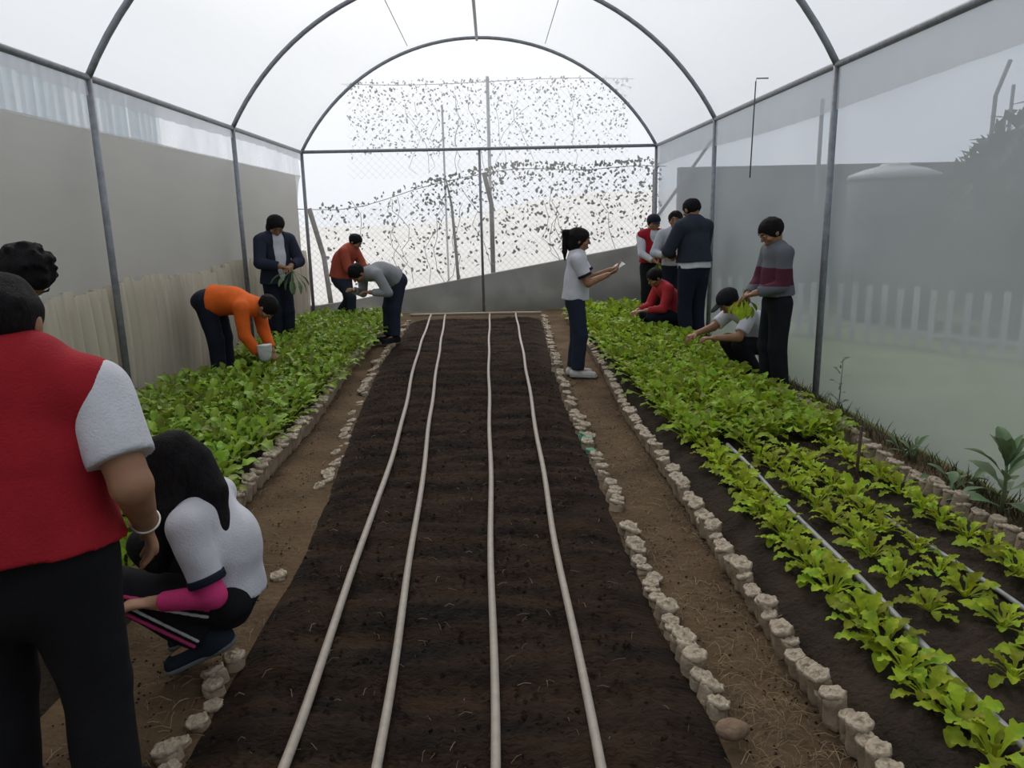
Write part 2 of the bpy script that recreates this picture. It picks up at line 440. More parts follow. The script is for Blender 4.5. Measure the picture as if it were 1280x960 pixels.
    def sleeves(sd, o, fr, which=(0, 1), k0=0.0):
        for i in which:
            ua, fa = unit(el[i] - sh[i]), unit(wr[i] - el[i])
            if fr <= 1:
                e = sh[i] + (el[i] - sh[i])*fr
                sd.cone(sh[i], e + ua*.05, .042*S*(.3+.7*g) + o, .040*S*(.3+.7*g) + o, .02, None, [(e, ua)])
            else:
                e = el[i] + (wr[i] - el[i])*(fr - 1)
                sd.cone(sh[i], el[i], .042*S*(.3+.7*g) + o, .034*S*(.3+.7*g) + o, .02).cone(el[i], e + fa*.03, .034*S*(.3+.7*g) + o, .026*S*(.4+.6*g) + o, .015, None, [(e, fa)])
    sm = band if band is not None else cloth(*shirt)
    s_ = SDF(hc); torso(s_, .006, hemlen=shem if shem is not None else (hem - .03 if vest else hem)); sleeves(s_, .004, sleeve); s_.noise(.0045*fold, 30, int(abs(x)*77))
    so = s_.build('shirt', sm, root)
    if trim and sleeve <= 1:
        for i in (0, 1):
            ua = unit(el[i] - sh[i]); e = sh[i] + (el[i] - sh[i])*sleeve
            tr = SDF(.006); tr.cone(e - ua*.045, e + ua*.05, .042*S*(.3+.7*g) + .008, .041*S*(.3+.7*g) + .008, 0, None, [(e + ua*.002, ua), (e - ua*.024, -ua)]).build('sleeve_trim', cloth(*trim), so)
    if collar:
        c_ = SDF(.006); c_.cone(NB - upc*.012*S - fc*.006, NB + upc*.02*S - fc*.008, .050*S + .004, .041*S + .004, 0, None, [(NB + upc*.022*S, upc), (NB - upc*.02*S, -upc)])
        for sg in (1, -1): c_.cone(NB + fc*.040*S + rc*sg*.012*S, NB + fc*.058*S + rc*sg*.03*S - upc*.035*S, .010*S, .008*S, .004, (fc, .6))
        c_.build('collar', cloth(*collar), so)
    if sleeve2:
        s2 = SDF(.007); sleeves(s2, s2o, 1.86); s2.build('undersleeve', cloth(*sleeve2), root)
    if vest:
        v = SDF(hc if S < 1.39 or h > .006 else .007); torso(v, .018, hemlen=hem - .01)
        rv = .043*S*(.3+.7*g) + .013; v.cone(sh[0] - rc*.022*S, sh[1] + rc*.022*S, rv, rv, .03)
        v.noise(.0075*fold, 22, 11)
        for i in (0, 1):
            pass
        if open_front:
            v.ops.append(('s', NB + fc*.09*S - upc*.02*S, np.array([rc, fc, upc]), np.array([.045*S, .09*S, open_front*S]), .01, None))
        v.build('vest', cloth(*vest), root)
    # ---- shoes
    for i in (0, 1):
        td = unit(W(toes[i])); ud = unit(U0 - td*U0.dot(td)); a = an[i] - ud*.022*S
        fl = an[i] - ud*.047*S
        k_ = SDF(.007); k_.cone(a - td*.022*S, a + td*.105*S - ud*.010*S, .034*S, .027*S, .01, None, [(fl + ud*.012*S, -ud)]).cone(an[i] + ud*.005, a, .033*S, .034*S, .02)
        ko = k_.build('shoe', cloth(*shoes) if isinstance(shoes, tuple) else cloth('black', (.02, .02, .022)), root)
        k_ = SDF(.006); k_.cone(a - td*.022*S, a + td*.107*S - ud*.010*S, .037*S, .030*S, .01, None, [(fl, -ud), (fl + ud*.014*S, ud)])
        k_.build('sole', cloth(*(sole or ('dark_sole', (.03, .03, .03)))), ko)
    if bracelet:
        fa = unit(wr[0] - el[0]); u_ = unit(np.cross(fa, U0)); w_ = np.cross(fa, u_); m_ = MB()
        m_.tube([wr[0] - fa*.012 + (u_*math.cos(a) + w_*math.sin(a))*.034 for a in np.linspace(0, 2*PI, 25)[:-1]], .0035, 8, True)
        m_.build('bracelet', mat('pale_metal', (.7, .68, .6), .3, .05, metal=.6), root)
    return dict(root=root, wr=wr, el=el, an=an, kn=kn, P=P, NB=NB, HC=HC, W=W, base=np.array([x, y, base_z]))
# ------------------------------------------------------------------ camera, sky, sun
CAMP = (0, 0, 1.5)
f_px, yaw, pitch, roll = 942.9, .0214, .2157, -.0215
def add_camera():
    cd = bpy.data.cameras.new('camera'); o = bpy.data.objects.new('camera', cd); COL.objects.link(o)
    cy, sy, cp, sp = math.cos(yaw), math.sin(yaw), math.cos(pitch), math.sin(pitch)
    fw = Vector((sy*cp, cy*cp, -sp)); r = Vector((cy, -sy, 0)); u = r.cross(fw)
    r2 = r*math.cos(roll) + u*math.sin(roll); u2 = u*math.cos(roll) - r*math.sin(roll)
    m = Matrix((r2, u2, -fw)).transposed().to_4x4(); m.translation = Vector(CAMP)
    o.matrix_world = m
    cd.sensor_fit = 'HORIZONTAL'; cd.sensor_width = 36; cd.lens = f_px/1280*36; cd.clip_end = 300
    SC.camera = o
add_camera()
SUN_DIR = Vector((-.10, .80, .72)).normalized()
def add_sky():
    w = bpy.data.worlds.new('sky'); SC.world = w; w.use_nodes = True; t = w.node_tree; t.nodes.clear()
    N, L = t.nodes.new, t.links.new
    out = N('ShaderNodeOutputWorld'); bg = N('ShaderNodeBackground'); L(bg.outputs[0], out.inputs[0])
    tc = N('ShaderNodeTexCoord')
    dp = N('ShaderNodeVectorMath'); dp.operation = 'DOT_PRODUCT'; dp.inputs[1].default_value = SUN_DIR
    nm = N('ShaderNodeVectorMath'); nm.operation = 'NORMALIZE'; L(tc.outputs['Generated'], nm.inputs[0]); L(nm.outputs[0], dp.inputs[0])
    cr = N('ShaderNodeValToRGB'); L(dp.outputs['Value'], cr.inputs[0])
    e = cr.color_ramp.elements; e[0].position = 0.0; e[0].color = (.50, .56, .66, 1); e[1].position = 1.0; e[1].color = (1.9, 1.85, 1.8, 1)
    a = e.new(.55); a.color = (.70, .75, .84, 1); b = e.new(.86); b.color = (.98, 1.0, 1.04, 1)
    L(cr.outputs[0], bg.inputs['Color']); bg.inputs['Strength'].default_value = SKY
    ld = bpy.data.lights.new('sun', 'SUN'); ld.energy = SUN; ld.angle = math.radians(12); ld.color = (1, .95, .88)
    lo = bpy.data.objects.new('sun', ld); COL.objects.link(lo); lo.location = (-5, 30, 30)
    lo.rotation_euler = (-SUN_DIR).to_track_quat('-Z', 'Y').to_euler()
SKY, SUN = 1.03, 1.7
add_sky()
SC.view_settings.view_transform = 'Standard'; SC.view_settings.look = 'None'
SC.view_settings.exposure = 0.0; SC.view_settings.gamma = 1.0; SC.view_settings.use_curve_mapping = False
SC.cycles.use_denoising = True
SC.cycles.max_bounces = 10; SC.cycles.transparent_max_bounces = 24; SC.cycles.diffuse_bounces = 5

# ------------------------------------------------------------------ the tunnel
XL, XR, H, AP = -3.00, 2.673, 2.60, 4.255
Y0, Y1 = -1.4, 12.587
XC = (XL + XR)/2; HW = (XR - XL)/2; RISE = AP - H
RAD = (HW*HW + RISE*RISE)/(2*RISE); ZC = AP - RAD; A0 = math.asin(HW/RAD)
def arch_pt(t, off=0.0):
    a = -A0 + 2*A0*t; return (XC + (RAD + off)*math.sin(a), ZC + (RAD + off)*math.cos(a))
STEEL = mat('galvanised_steel', (.25, .26, .285), .5, .15, 20, metal=.25, spec=.4)
F_ROOF = film('roof_film', .42, (.93, .93, .93), .80, streak=.06, sscale=(1.5, .25, 1.5))
F_LEFT = film('left_film', .26, (.74, .725, .69), .36, streak=.05, sscale=(.4, .5, 2.2), gloss=.03)
F_RIGHT = film('right_film', .40, (.70, .72, .74), .52, tint=(.88, .91, .95), streak=.05, sscale=(.4, .6, 1.2), gloss=.03)
F_BACK = film('back_film', .87, (.95, .95, .95), .9, streak=.06, sscale=(1.2, 1, 2.0), gloss=.03)
F_SKIRT = film('left_skirt_film', .10, (.70, .63, .52), .30, streak=.10, sscale=(14, 14, .6), gloss=.02)  # dirt streaks that also stand in for shade between the pleats
F_SKIRT2 = film('right_skirt_film', .42, (.60, .63, .60), .6, streak=.06, sscale=(10, 10, .5), gloss=.03)
F_BAND = film('eave_band_film', .34, (.80, .80, .82), .6, gloss=.04)
EARTH = mat('path_earth', (.078, .050, .029), .95, .2, 3.0, bump=.9, bscale=34, col2=(.125, .084, .048), spec=.1)
SOIL = mat('dark_soil', (.0125, .0098, .008), .95, .3, 2.9, bump=1.0, bscale=30, col2=(.040, .0235, .0145), spec=.10, stretch=(.7, 2.6, 1))
SOIL2 = mat('bed_soil', (.022, .017, .012), .95, .3, 6.0, bump=1.0, bscale=45, col2=(.045, .032, .022), spec=.12)
def hnoise(x, y, f=1.0):
    return (math.sin(x*7.1*f + y*3.3*f) + math.sin(x*13.7*f - y*9.2*f + 1.3) * .6 + math.sin(y*17.9*f + x*4.2*f + .4) * .5 + math.sin(x*31.*f + y*27.*f) * .35) / 2.45

vs, fs = grid(70, 170, lambda u, v: (XL - .02 + (XR - XL + .04)*u, Y0 + (Y1 + .1 - Y0)*v, .010*hnoise(XL + 5.7*u, 14*v, .7) - .004))
tag(pydata('floor', vs, fs, EARTH), 'packed bare brown earth of the two paths inside the tunnel', None, None, 'structure')

vs, fs = grid(48, 8, lambda u, v: (arch_pt(u, .035)[0], Y0 + (Y1 - Y0)*v, arch_pt(u, .035)[1] + .012*math.sin(v*31)*math.sin(u*PI)))
tag(pydata('ceiling', vs, fs, F_ROOF), kind='structure')
def side(name, x, mf, off, top=H):
    vs, fs = grid(90, 26, lambda u, v: (x + off - (.18*max(0, 1 - v)**.5 if off < 0 else 0) + .010*math.sin(u*46 + v*5)*math.sin(v*9), Y0 + (Y1 - Y0)*u, top*v))
    return tag(pydata(name, vs, fs, mf), kind='structure')
WL = side('wall_left', XL, F_LEFT, -.045, 2.24)
vs, fs = grid(160, 5, lambda u, v: (XL - .045 + .012*math.sin(u*210 + 2*math.sin(u*33))*math.sin(v*PI), Y0 + (Y1 - Y0)*u, 2.225 + (H - 2.225)*v))
pydata('upper_film', vs, fs, film('upper_left_film', .62, (.80, .82, .85), .6, streak=.12, sscale=(1, 2.5, 2)), WL); WR = side('wall_right', XR, F_RIGHT, .045)
def skirt(parent, x, mf, off, top, per, amp, seed):
    rg = random.Random(seed); K = 10; n = int((Y1 - Y0)/per)*K
    ph = [rg.uniform(.6, 1.4) for _ in range(n + 1)]; tp = [rg.uniform(-.03, .03) for _ in range(n + 1)]
    def fn(u, v):
        i = min(int(u*n), n); yy = Y0 + (Y1 - Y0)*u
        w = 2*abs(math.sin(u*n/K*PI + 1.3*math.sin(u*23) + .5*math.sin(u*61)))**.5 - 1
        return (x + off + amp*ph[i]*w*(.55 + .45*math.sin(PI*min(1, v*1.0)*.9)), yy, (top + .03*math.sin(yy*2.2) + tp[i//K*K])*v)
    vs, fs = grid(n, 7, fn)
    pydata('skirt', vs, fs, mf, parent)
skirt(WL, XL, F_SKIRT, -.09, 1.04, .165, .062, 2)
def eave_band(parent, x, s):
    vs, fs = grid(160, 5, lambda u, v: (x + s*(.004 + .018*math.sin(u*240 + 2*math.sin(u*40))*(1 - v)*(1 if s < 0 else .4)), Y0 + (Y1 - Y0)*u, 2.58 - (.30 if s > 0 else .10)*(1 - v) - .02*math.sin(u*13)*(1 - v)))
    pydata('eave_flap', vs, fs, F_BAND, parent)
eave_band(WL, XL, -1); eave_band(WR, XR, 1)
# back wall film: a sheet that fills posts and arch
def back_fn(u, v):
    a = arch_pt(u, .03); return (a[0] if v > .62 else XL + (XR - XL)*u*1.0, Y1 + .04 + .006*math.sin(u*30)*math.sin(v*17), 0)
vs, fs = [], []
nu = 48
for j in range(13):
    v = j/12
    for i in range(nu + 1):
        ax_, az = arch_pt(i/nu, .03)
        vs.append((ax_, Y1 + .04 + .012*math.sin(i*.9 + j*.5)*math.sin(j*.8), az*v))
for j in range(12):
    for i in range(nu): b = j*(nu+1) + i; fs.append((b, b+1, b+nu+2, b+nu+1))
WB = tag(pydata('wall_back', vs, fs, F_BACK), kind='structure')
# unseen front end behind the photographer: greyer film dims the foreground, doorway left open
vs, fs = [], []
for i in range(nu):
    x0, z0 = arch_pt(i/nu, .03); x1, z1 = arch_pt((i+1)/nu, .03)
    zb = 2.2 if abs((x0 + x1)/2) < .9 else 0
    b = len(vs); vs += [(x0, Y0, zb), (x1, Y0, zb), (x1, Y0, z1), (x0, Y0, z0)]; fs.append((b, b+1, b+2, b+3))
tag(pydata('wall_front', vs, fs, film('front_film', .22, (.6, .6, .6), .6), smooth=False), kind='structure')

def pole(name, pts, r, label, cat, group=None, m=None, n=10):
    b = MB(); b.tube(pts, r, n); return tag(b.build(name, m or STEEL), label, cat, group)
FR = [2.86, 6.095, 9.32, Y1]
ords = ['nearest', 'second', 'third', 'farthest']
for k, y in enumerate(FR):
    ps = [(arch_pt(i/40)[0], y, arch_pt(i/40)[1]) for i in range(41)]
    pole('roof_arch', ps, .026, ['grey steel roof arch over the photographer, nearest of four', 'grey steel roof arch leaving the picture at the top, second from the camera',
         'grey steel roof arch in front of the end arch, third from the camera', 'grey steel roof arch framing the clear end wall, farthest of four'][k], 'arch', 'steel roof arches')
    if k > 0:
        for s, x in (('left', XL), ('right', XR)):
            pole('wall_post', [(x, y, 0), (x, y, H + .01)], .027, f'grey steel post on the {s} plastic wall, ' + ['', 'nearest and thickest of that side', 'middle one of that side', 'at the corner of the end wall'][k], 'post', 'steel wall posts')
for s, x in (('left', XL), ('right', XR)):
    pole('eave_pipe', [(x, Y0, H), (x, Y1, H)], .026, f'grey steel eave pipe along the top of the {s} plastic wall', 'pipe', 'steel eave pipes')
pole('ridge_pipe', [(XC, Y0, AP - .03), (XC, Y1, AP - .03)], .022, 'grey steel ridge pipe running along the top of the roof', 'pipe')
pole('tie_beam', [(XL, Y1 - .03, H), (XR, Y1 - .03, H)], .026, 'grey steel crossbar spanning the end wall at eave height', 'beam')
pole('end_post', [(XC - .01, Y1 - .02, 0), (XC - .01, Y1 - .02, H)], .022, 'thin grey steel post in the middle of the end wall below the crossbar', 'post')
WIRE = mat('dark_wire', (.10, .10, .11), .5, .1)
for sx in (-1, 1):
    b = MB(); b.tube([(XC + sx*1.02, 9.5 + q*.31, arch_pt(.5 + sx*.175)[1] - .01) for q in range(9)], .005, 6)
    tag(b.build('tie_cord', WIRE), f'short dark cord under the roof film {"left" if sx < 0 else "right"} of the ridge pipe', 'cord')
pole('hanging_rod', [(2.57, 7.3, 2.71), (2.46, 7.3, 2.71), (2.455, 7.3, 2.68), (2.44, 7.3, 1.83)], .006, 'thin dark bent rod hanging from the right eave beside the middle post', 'rod', None, WIRE, 6)
# ------------------------------------------------------------------ beds
def interp(pl, y):
    if y <= pl[0][1]: return pl[0][0]
    for (xa, ya), (xb, yb) in zip(pl, pl[1:]):
        if y <= yb: return xa + (xb - xa)*(y - ya)/(yb - ya)
    return pl[-1][0]
LC = [(-.95, 1.0), (-.93, 2.2), (-.92, 3.2), (-1.0, 4.3), (-1.1, 5.6), (-1.25, 7.8), (-1.28, 12)]
RC_ = [(.64, 2.0), (.60, 2.6), (.60, 4.1), (.58, 5.7), (.60, 7.3), (.74, 11.6)]
LB = [(-1.45, 2.0), (-1.43, 5.6), (-1.55, 7.6), (-1.58, 11.4)]
RB = [(1.03, 1.5), (1.0, 2.2), (1.02, 4.0), (1.02, 5.5), (1.10, 7.5), (1.13, 11.4)]
RF = [(2.31, 2.6), (2.29, 4.3), (2.36, 5.2), (2.36, 6.0)]
def bed(name, xl, xr, y0, y1, z, m, nx, ny, amp, ridge, label, pits):
    def fn(u, v):
        y = y0 + (y1 - y0)*v; a, b = xl(y), xr(y); x = a + (b - a)*u
        e = min(1, min(u, 1 - u)*9)*min(1, (1 - v)*30)
        n = hnoise(x, y)*amp + (random.random() - .5)*amp*1.1 + ridge*math.sin(y*17 + .8*math.sin(x*3 + y*.7)) + .4*ridge*math.sin(y*41 + x*5)
        return (x, y, -.02 + (z + .02)*e**.6 + n*e)
    vs, fs = grid(nx, ny, fn)
    return tag(pydata(name, vs, fs, m), label, 'garden bed')
bed('seed_bed', lambda y: interp(LC, y), lambda y: interp(RC_, y), .9, 11.6, .045, SOIL, 110, 640, .016, .010, 'long bare bed of dark loose soil under the four pale hoses', 0)
bed('leaf_bed', lambda y: XL + .10, lambda y: interp(LB, y) + .01, 1.9, 11.5, .085, SOIL2, 50, 220, .010, .003, 'raised soil bed along the left plastic wall, packed with green leaves', 0)
bed('row_bed', lambda y: interp(RB, y) + .02, lambda y: interp(RF, y), .9, 11.5, .070, SOIL2, 60, 420, .015, .005, 'raised soil bed along the right plastic wall with spaced plant rows in front', 0)

# ------------------------------------------------------------------ hoses
HOSE = mat('pale_hose', (.34, .30, .25), .55, .08, 30, bump=.1, spec=.3)
PIPE = mat('grey_pipe', (.27, .27, .27), .45, .1, 30, spec=.35)
def catmull(pts, n=10):
    P = [Vector(p) for p in pts]; P = [P[0]*2 - P[1]] + P + [P[-1]*2 - P[-2]]; out = []
    for i in range(1, len(P) - 2):
        for k in range(n):
            t = k/n; a, b, c, d = P[i-1:i+3]
            out.append(.5*((2*b) + (c - a)*t + (2*a - 5*b + 4*c - d)*t*t + (3*b - a - 3*c + d)*t**3))
    return out + [P[-2]]
def hose(pts, z, r, label, m=HOSE, name='drip_hose', group='drip hoses on the bare bed', flat=.8):
    rg = random.Random(len(label)); pp = catmull([(x, y, z) for x, y in pts], 12)
    pp = [Vector((p.x + .004*math.sin(p.y*3.1 + r*99), p.y, z + .003*math.sin(p.y*5))) for p in pp]
    b = MB(); b.tube(pp, r, 12)
    return tag(b.build(name, m), label, 'hose', group)
hose([(-.60, .95), (-.60, 1.79), (-.61, 2.28), (-.62, 2.92), (-.64, 3.67), (-.68, 5.1), (-.84, 7.88), (-.98, 11.7)], .072, .015, 'pale irrigation hose lying nearest the left edge of the bare bed')
hose([(-.33, .95), (-.35, 1.78), (-.38, 2.73), (-.44, 4.22), (-.57, 7.01), (-.76, 11.7)], .070, .0145, 'pale irrigation hose on the bare bed, second from its left edge')
hose([(-.03, .95), (-.03, 1.76), (-.04, 3.03), (-.05, 4.66), (-.07, 7.77), (-.07, 11.6)], .070, .014, 'pale irrigation hose running straight down the middle of the bare bed')
hose([(.25, .95), (.25, 1.75), (.25, 2.37), (.25, 3.4), (.27, 5.21), (.30, 7.72), (.33, 11.6)], .070, .0145, 'pale irrigation hose lying nearest the right edge of the bare bed')
b = MB(); b.tube(catmull([(-1.30, 11.66, .075), (-.6, 11.64, .08), (.1, 11.62, .078), (.72, 11.58, .075)], 8), .022, 12)
tag(b.build('header_pipe', HOSE), 'pale header pipe lying across the far end of the bare bed', 'pipe')
hose([(1.36, .95), (1.37, 1.69), (1.37, 2.03), (1.39, 2.55), (1.40, 3.26), (1.42, 4.45)], .105, .0125, 'grey straight pipe lying beside the first plant row of the right bed', PIPE, 'drip_pipe', 'grey pipes in the right bed')
hose([(1.88, 1.6), (1.88, 2.45), (1.84, 3.0), (1.81, 3.55)], .088, .010, 'thin grey pipe half hidden between plant rows near the right bed border', PIPE, 'drip_pipe', 'grey pipes in the right bed')

# ------------------------------------------------------------------ soil-filled bags along the borders
BAG = mat('bag_plastic', (.44, .355, .255), .5, .2, 11, bump=.35, bscale=60, col2=(.25, .19, .125), spec=.35, translucent=.08)
BAGT = mat('bag_mouth', (.55, .46, .345), .5, .2, 30, bump=.35, bscale=80, col2=(.34, .27, .19), spec=.35, translucent=.08)
BAGG = mat('green_bag_plastic', (.12, .30, .19), .5, .2, 14, bump=.4, bscale=70)
def bag_body(seed):
    rg = random.Random(seed); n = 18; ph = [rg.uniform(0, 6.3) for _ in range(6)]
    prof = [(.004, 0), (.026, .001), (.033, .010), (.034, .035), (.0325, .065), (.034, .088), (.0335, .098), (.029, .106), (.018, .109), (.004, .108)]
    vs, fs = [], []
    for i, (r, z) in enumerate(prof):
        for j in range(n):
            a = 2*PI*j/n
            q = 1 + .07*math.sin(3*a + ph[0] + z*20) + .05*math.sin(5*a + ph[1] - z*30) + .04*math.sin(9*a + ph[2]) + .05*math.sin(z*70 + ph[3] + 2*math.sin(a + ph[4]))
            vs.append((r*q*math.cos(a), r*q*math.sin(a), z + (.004*math.sin(2*a + ph[5]) if z > .08 else 0)))
    for i in range(len(prof) - 1):
        for j in range(n): fs.append((i*n+j, i*n+(j+1) % n, (i+1)*n+(j+1) % n, (i+1)*n+j))
    fs.append(tuple(range(n))[::-1]); fs.append(tuple((len(prof)-1)*n + j for j in range(n)))
    me = bpy.data.meshes.new('soil_bag'); me.from_pydata(vs, [], fs); me.shade_smooth(); me.materials.append(BAG); return me
def bag_top(seed):
    """twisted folded-over mouth of the bag: a rosette of creased folds"""
    rg = random.Random(seed + 50); n = 28; ph = [rg.uniform(0, 6.3) for _ in range(5)]
    k = rg.choice((3, 4, 5)); vs, fs = [], []
    rows = [(.033, .094), (.037, .104), (.0345, .112), (.029, .1135), (.0245, .1085), (.0195, .1135), (.013, .1105), (.007, .1150), (.001, .1125)]
    for i, (r, z) in enumerate(rows):
        for j in range(n):
            a = 2*PI*j/n; tw = a*k + ph[0] + i*1.1
            q = 1 + .055*math.sin(tw)*(i > 0) + .045*math.sin(9*a + ph[1] + i*.8) + .03*math.sin(13*a + ph[4])
            vs.append((r*q*math.cos(a) + .003*math.sin(ph[2]), r*q*math.sin(a) + .003*math.cos(ph[2]), z + .0028*math.sin(tw + 1.0) + .0035*math.sin(a + ph[3]) + .0015*math.sin(9*a + ph[1])))
    for i in range(len(rows) - 1):
        for j in range(n): fs.append((i*n+j, i*n+(j+1) % n, (i+1)*n+(j+1) % n, (i+1)*n+j))
    fs.append(tuple((len(rows)-1)*n + j for j in range(n)))
    fs.append(tuple(range(n))[::-1])
    me = bpy.data.meshes.new('folded_top'); me.from_pydata(vs, [], fs); me.shade_smooth(); me.materials.append(BAGT); return me
BODIES = [bag_body(i) for i in range(6)]; TOPS = [bag_top(i) for i in range(6)]
rb = random.Random(21)
bags = []          # (distance, x, y, z, scale, lean-dir, lean, label, green)
def ordw(n):
    return f'{n}{"th" if 10 <= n % 100 <= 20 else {1: "st", 2: "nd", 3: "rd"}.get(n % 10, "th")}'
def border(line, y0, y1, step, z, sc, leanx, where, keep=lambda y: 1.0, tilt=.18, jit=.006):
    y = y0; n = 0
    while y < y1:
        if rb.random() < keep(y):
            n += 1
            s = sc*rb.uniform(.82, 1.14)
            bags.append((math.hypot(interp(line, y), y), interp(line, y) + rb.uniform(-jit, jit), y, z + rb.uniform(-.006, .006) - (.022 if line is LC and 2.45 < y < 6.5 else 0), s, leanx, tilt*rb.uniform(.4, 1.5), n, where))
        y += step*rb.uniform(.86, 1.14)
border([(x - .02, y) for x, y in RB], 1.66, 11.4, .060, -.004, .96, -1, 'path-side border of the right bed')
border([(x + .02, y) for x, y in LB], 2.95, 11.3, .068, -.004, 1.12, 1, 'path-side border of the left bed')
border(RC_, 2.03, 11.5, .072, -.070, 1.08, 1, 'right border of the bare bed', lambda y: .98 if y < 3.4 else (.75 if y < 4.8 else .93), .2, .012)
border(LC, 1.70, 11.4, .074, -.075, .98, -1, 'left border of the bare bed', lambda y: .97 if y < 2.45 else (.10 if y < 3.9 else (.42 if y < 6.5 else .92)), .25, .018)
border(RF, 2.62, 6.3, .068, -.02, 1.0, 1, 'wall-side border of the right bed')
bags.sort(key=lambda b: b[0])
MAXN = 300
bag_stuff = []
for i, (d, x, y, z, s, lx, tl, n, where) in enumerate(bags):
    v = rb.randrange(6); M = Matrix.Translation((x, y, z)) @ Matrix.Rotation(lx*tl, 4, 'Y') @ Matrix.Rotation(rb.uniform(-.22, .22), 4, 'X') @ Matrix.Rotation(rb.uniform(0, 6.28), 4, 'Z') @ Matrix.Diagonal((s, s, s*rb.uniform(.92, 1.08), 1))
    green = where.startswith('right border') and 4.6 < y < 5.15
    if i < MAXN:
        o = bpy.data.objects.new('soil_bag', BODIES[v]); COL.objects.link(o); o.matrix_world = M
        t = bpy.data.objects.new('folded_top', TOPS[v]); COL.objects.link(t); t.parent = o
        tag(o, f'{"pale" if not green else "pale"} soil-filled bag, {ordw(n)} from the near end along {where}', 'bag', f'soil-filled bags on the {where}')
        if green:
            for q in (o, t):
                q.data = q.data.copy(); q.data.materials.clear(); q.data.materials.append(BAGG if n % 2 else BAG)
            if n % 2: o['label'] = f'green-tinted soil-filled bag, {ordw(n)} from the near end along {where}'
    else: bag_stuff.append((M, v))
def merged(name, items, m, label, cat):
    V, Fq, off = [], [], 0; 
    lens, loops = [], []
    for M, me in items:
        co = np.empty(len(me.vertices)*3, np.float32); me.vertices.foreach_get('co', co); co = co.reshape(-1, 3)
        A = np.array(M); V.append(co @ A[:3, :3].T + A[:3, 3])
        ls = np.empty(len(me.polygons), np.int32); me.polygons.foreach_get('loop_total', ls)
        vi = np.empty(len(me.loops), np.int32); me.loops.foreach_get('vertex_index', vi)
        lens.append(ls); loops.append(vi + off); off += len(co)
    V = np.concatenate(V); lens = np.concatenate(lens); loops = np.concatenate(loops)
    me = bpy.data.meshes.new(name); me.vertices.add(len(V)); me.vertices.foreach_set('co', V.astype(np.float32).ravel())
    me.loops.add(len(loops)); me.loops.foreach_set('vertex_index', loops)
    st = np.concatenate([[0], np.cumsum(lens)[:-1]]).astype(np.int32)
    me.polygons.add(len(lens)); me.polygons.foreach_set('loop_start', st); me.update(calc_edges=True); me.validate(); me.shade_smooth()
    return tag(link_mesh(name, me, m), label, cat, None, 'stuff')
if bag_stuff: merged('far_soil_bags', [q for M, v in bag_stuff for q in ((M, BODIES[v]), (M, TOPS[v]))], BAG, 'far run of small pale soil-filled bags along all bed borders', 'bags')

# ------------------------------------------------------------------ leafy plants
LEAF_Y = mat('leaf_yellow_green', (.40, .46, .026), .55, .2, 18, col2=(.20, .31, .022), spec=.16, translucent=.36, island=.42)
LEAF_G = mat('leaf_bright_green', (.33, .43, .030), .52, .2, 16, col2=(.15, .26, .022), spec=.2, translucent=.36, island=.44)
LEAF_D = mat('leaf_mid_green', (.29, .40, .040), .52, .2, 16, col2=(.13, .23, .026), spec=.25, translucent=.34, island=.46)
LEAF_B = mat('leaf_blue_green', (.12, .185, .085), .5, .15, 12, spec=.35, translucent=.25, island=.15)
LEAF_T = mat('leaf_tan_dry', (.36, .25, .10), .7, .2, 16, translucent=.3, island=.2)
def leaf(vs, fs, base, az, tilt, pet, bl, bw, droop, rg, ruff=.16, lobed=False, fine=False):
    """petiole strip then an ovate, slightly ruffled blade bending outwards"""
    d = Vector((math.cos(az), math.sin(az), 0)); s = Vector((-math.sin(az), math.cos(az), 0)); up = Vector((0, 0, 1))
    p = Vector(base); t = tilt; off = len(vs)
    prof = [(.05, 0)] + [(.10, i) for i in range(2)]
    cl = []
    for k in range(3):
        cl.append((p.copy(), .0045 + .001*k, t)); p = p + (d*math.sin(t) + up*math.cos(t))*pet/2; t += droop*.12
    lob = lobed
    wd = [.22, .60, .46, .92, .80, 1.0, .12] if lobed else [.16, .62, .95, 1.0, .86, .52, .10]
    nr = 10 if fine else 7; pa = rg.uniform(-.5, .5)
    for k in range(nr):
        u_ = k/(nr - 1); w_ = max(.08, math.sin(PI*min(1, (u_*.93 + .05))**.85)**.75*(1 + (.22 if lob else .05)*math.sin(u_*15 + pa)))
        cl.append((p.copy(), bw*w_*.5*rg.uniform(.94, 1.06), t)); p = p + (d*math.sin(t) + up*math.cos(t))*bl/(nr - 1); t += droop*1.4/(nr - 1)
    ph = rg.uniform(0, 6.3); cup = rg.uniform(.15, .45); roll_ = rg.uniform(-.35, .35)
    for k, (q, w, tt) in enumerate(cl):
        nrm = (-d*math.cos(tt) + up*math.sin(tt)); sd = s*math.cos(roll_) + nrm*math.sin(roll_)
        for j in (-1, -.5, 0, .5, 1):
            z = abs(j)*w*cup + (ruff*w*math.sin(k*2.1 + ph + j*2) * abs(j) if k > 3 else 0)
            vs.append(q + sd*(w*j) + nrm*z)
    for k in range(len(cl) - 1):
        for j in range(4):
            a = off + k*5 + j; fs.append((a, a+1, a+6, a+5))
def plant_mesh(seed, n, pet, bl, bw, m, spread=(.25, 1.0), name='leafy_plant', fine=False):
    rg = random.Random(seed); vs, fs = [], []
    for i in range(n):
        f = (i + .5)/n; az = i*2.399 + rg.uniform(-.3, .3); sz = rg.uniform(.78, 1.15)*(1 - .25*(1 - f))
        leaf(vs, fs, (.008*math.cos(az), .008*math.sin(az), 0), az, spread[0] + (spread[1] - spread[0])*f**.8 + rg.uniform(-.1, .1), pet*sz, bl*sz, bw*sz, rg.uniform(.35, 1.0), rg, .26, rg.random() < .6, fine)
    me = bpy.data.meshes.new(name); me.from_pydata([tuple(v) for v in vs], [], fs); me.shade_smooth(); me.materials.append(m); return me
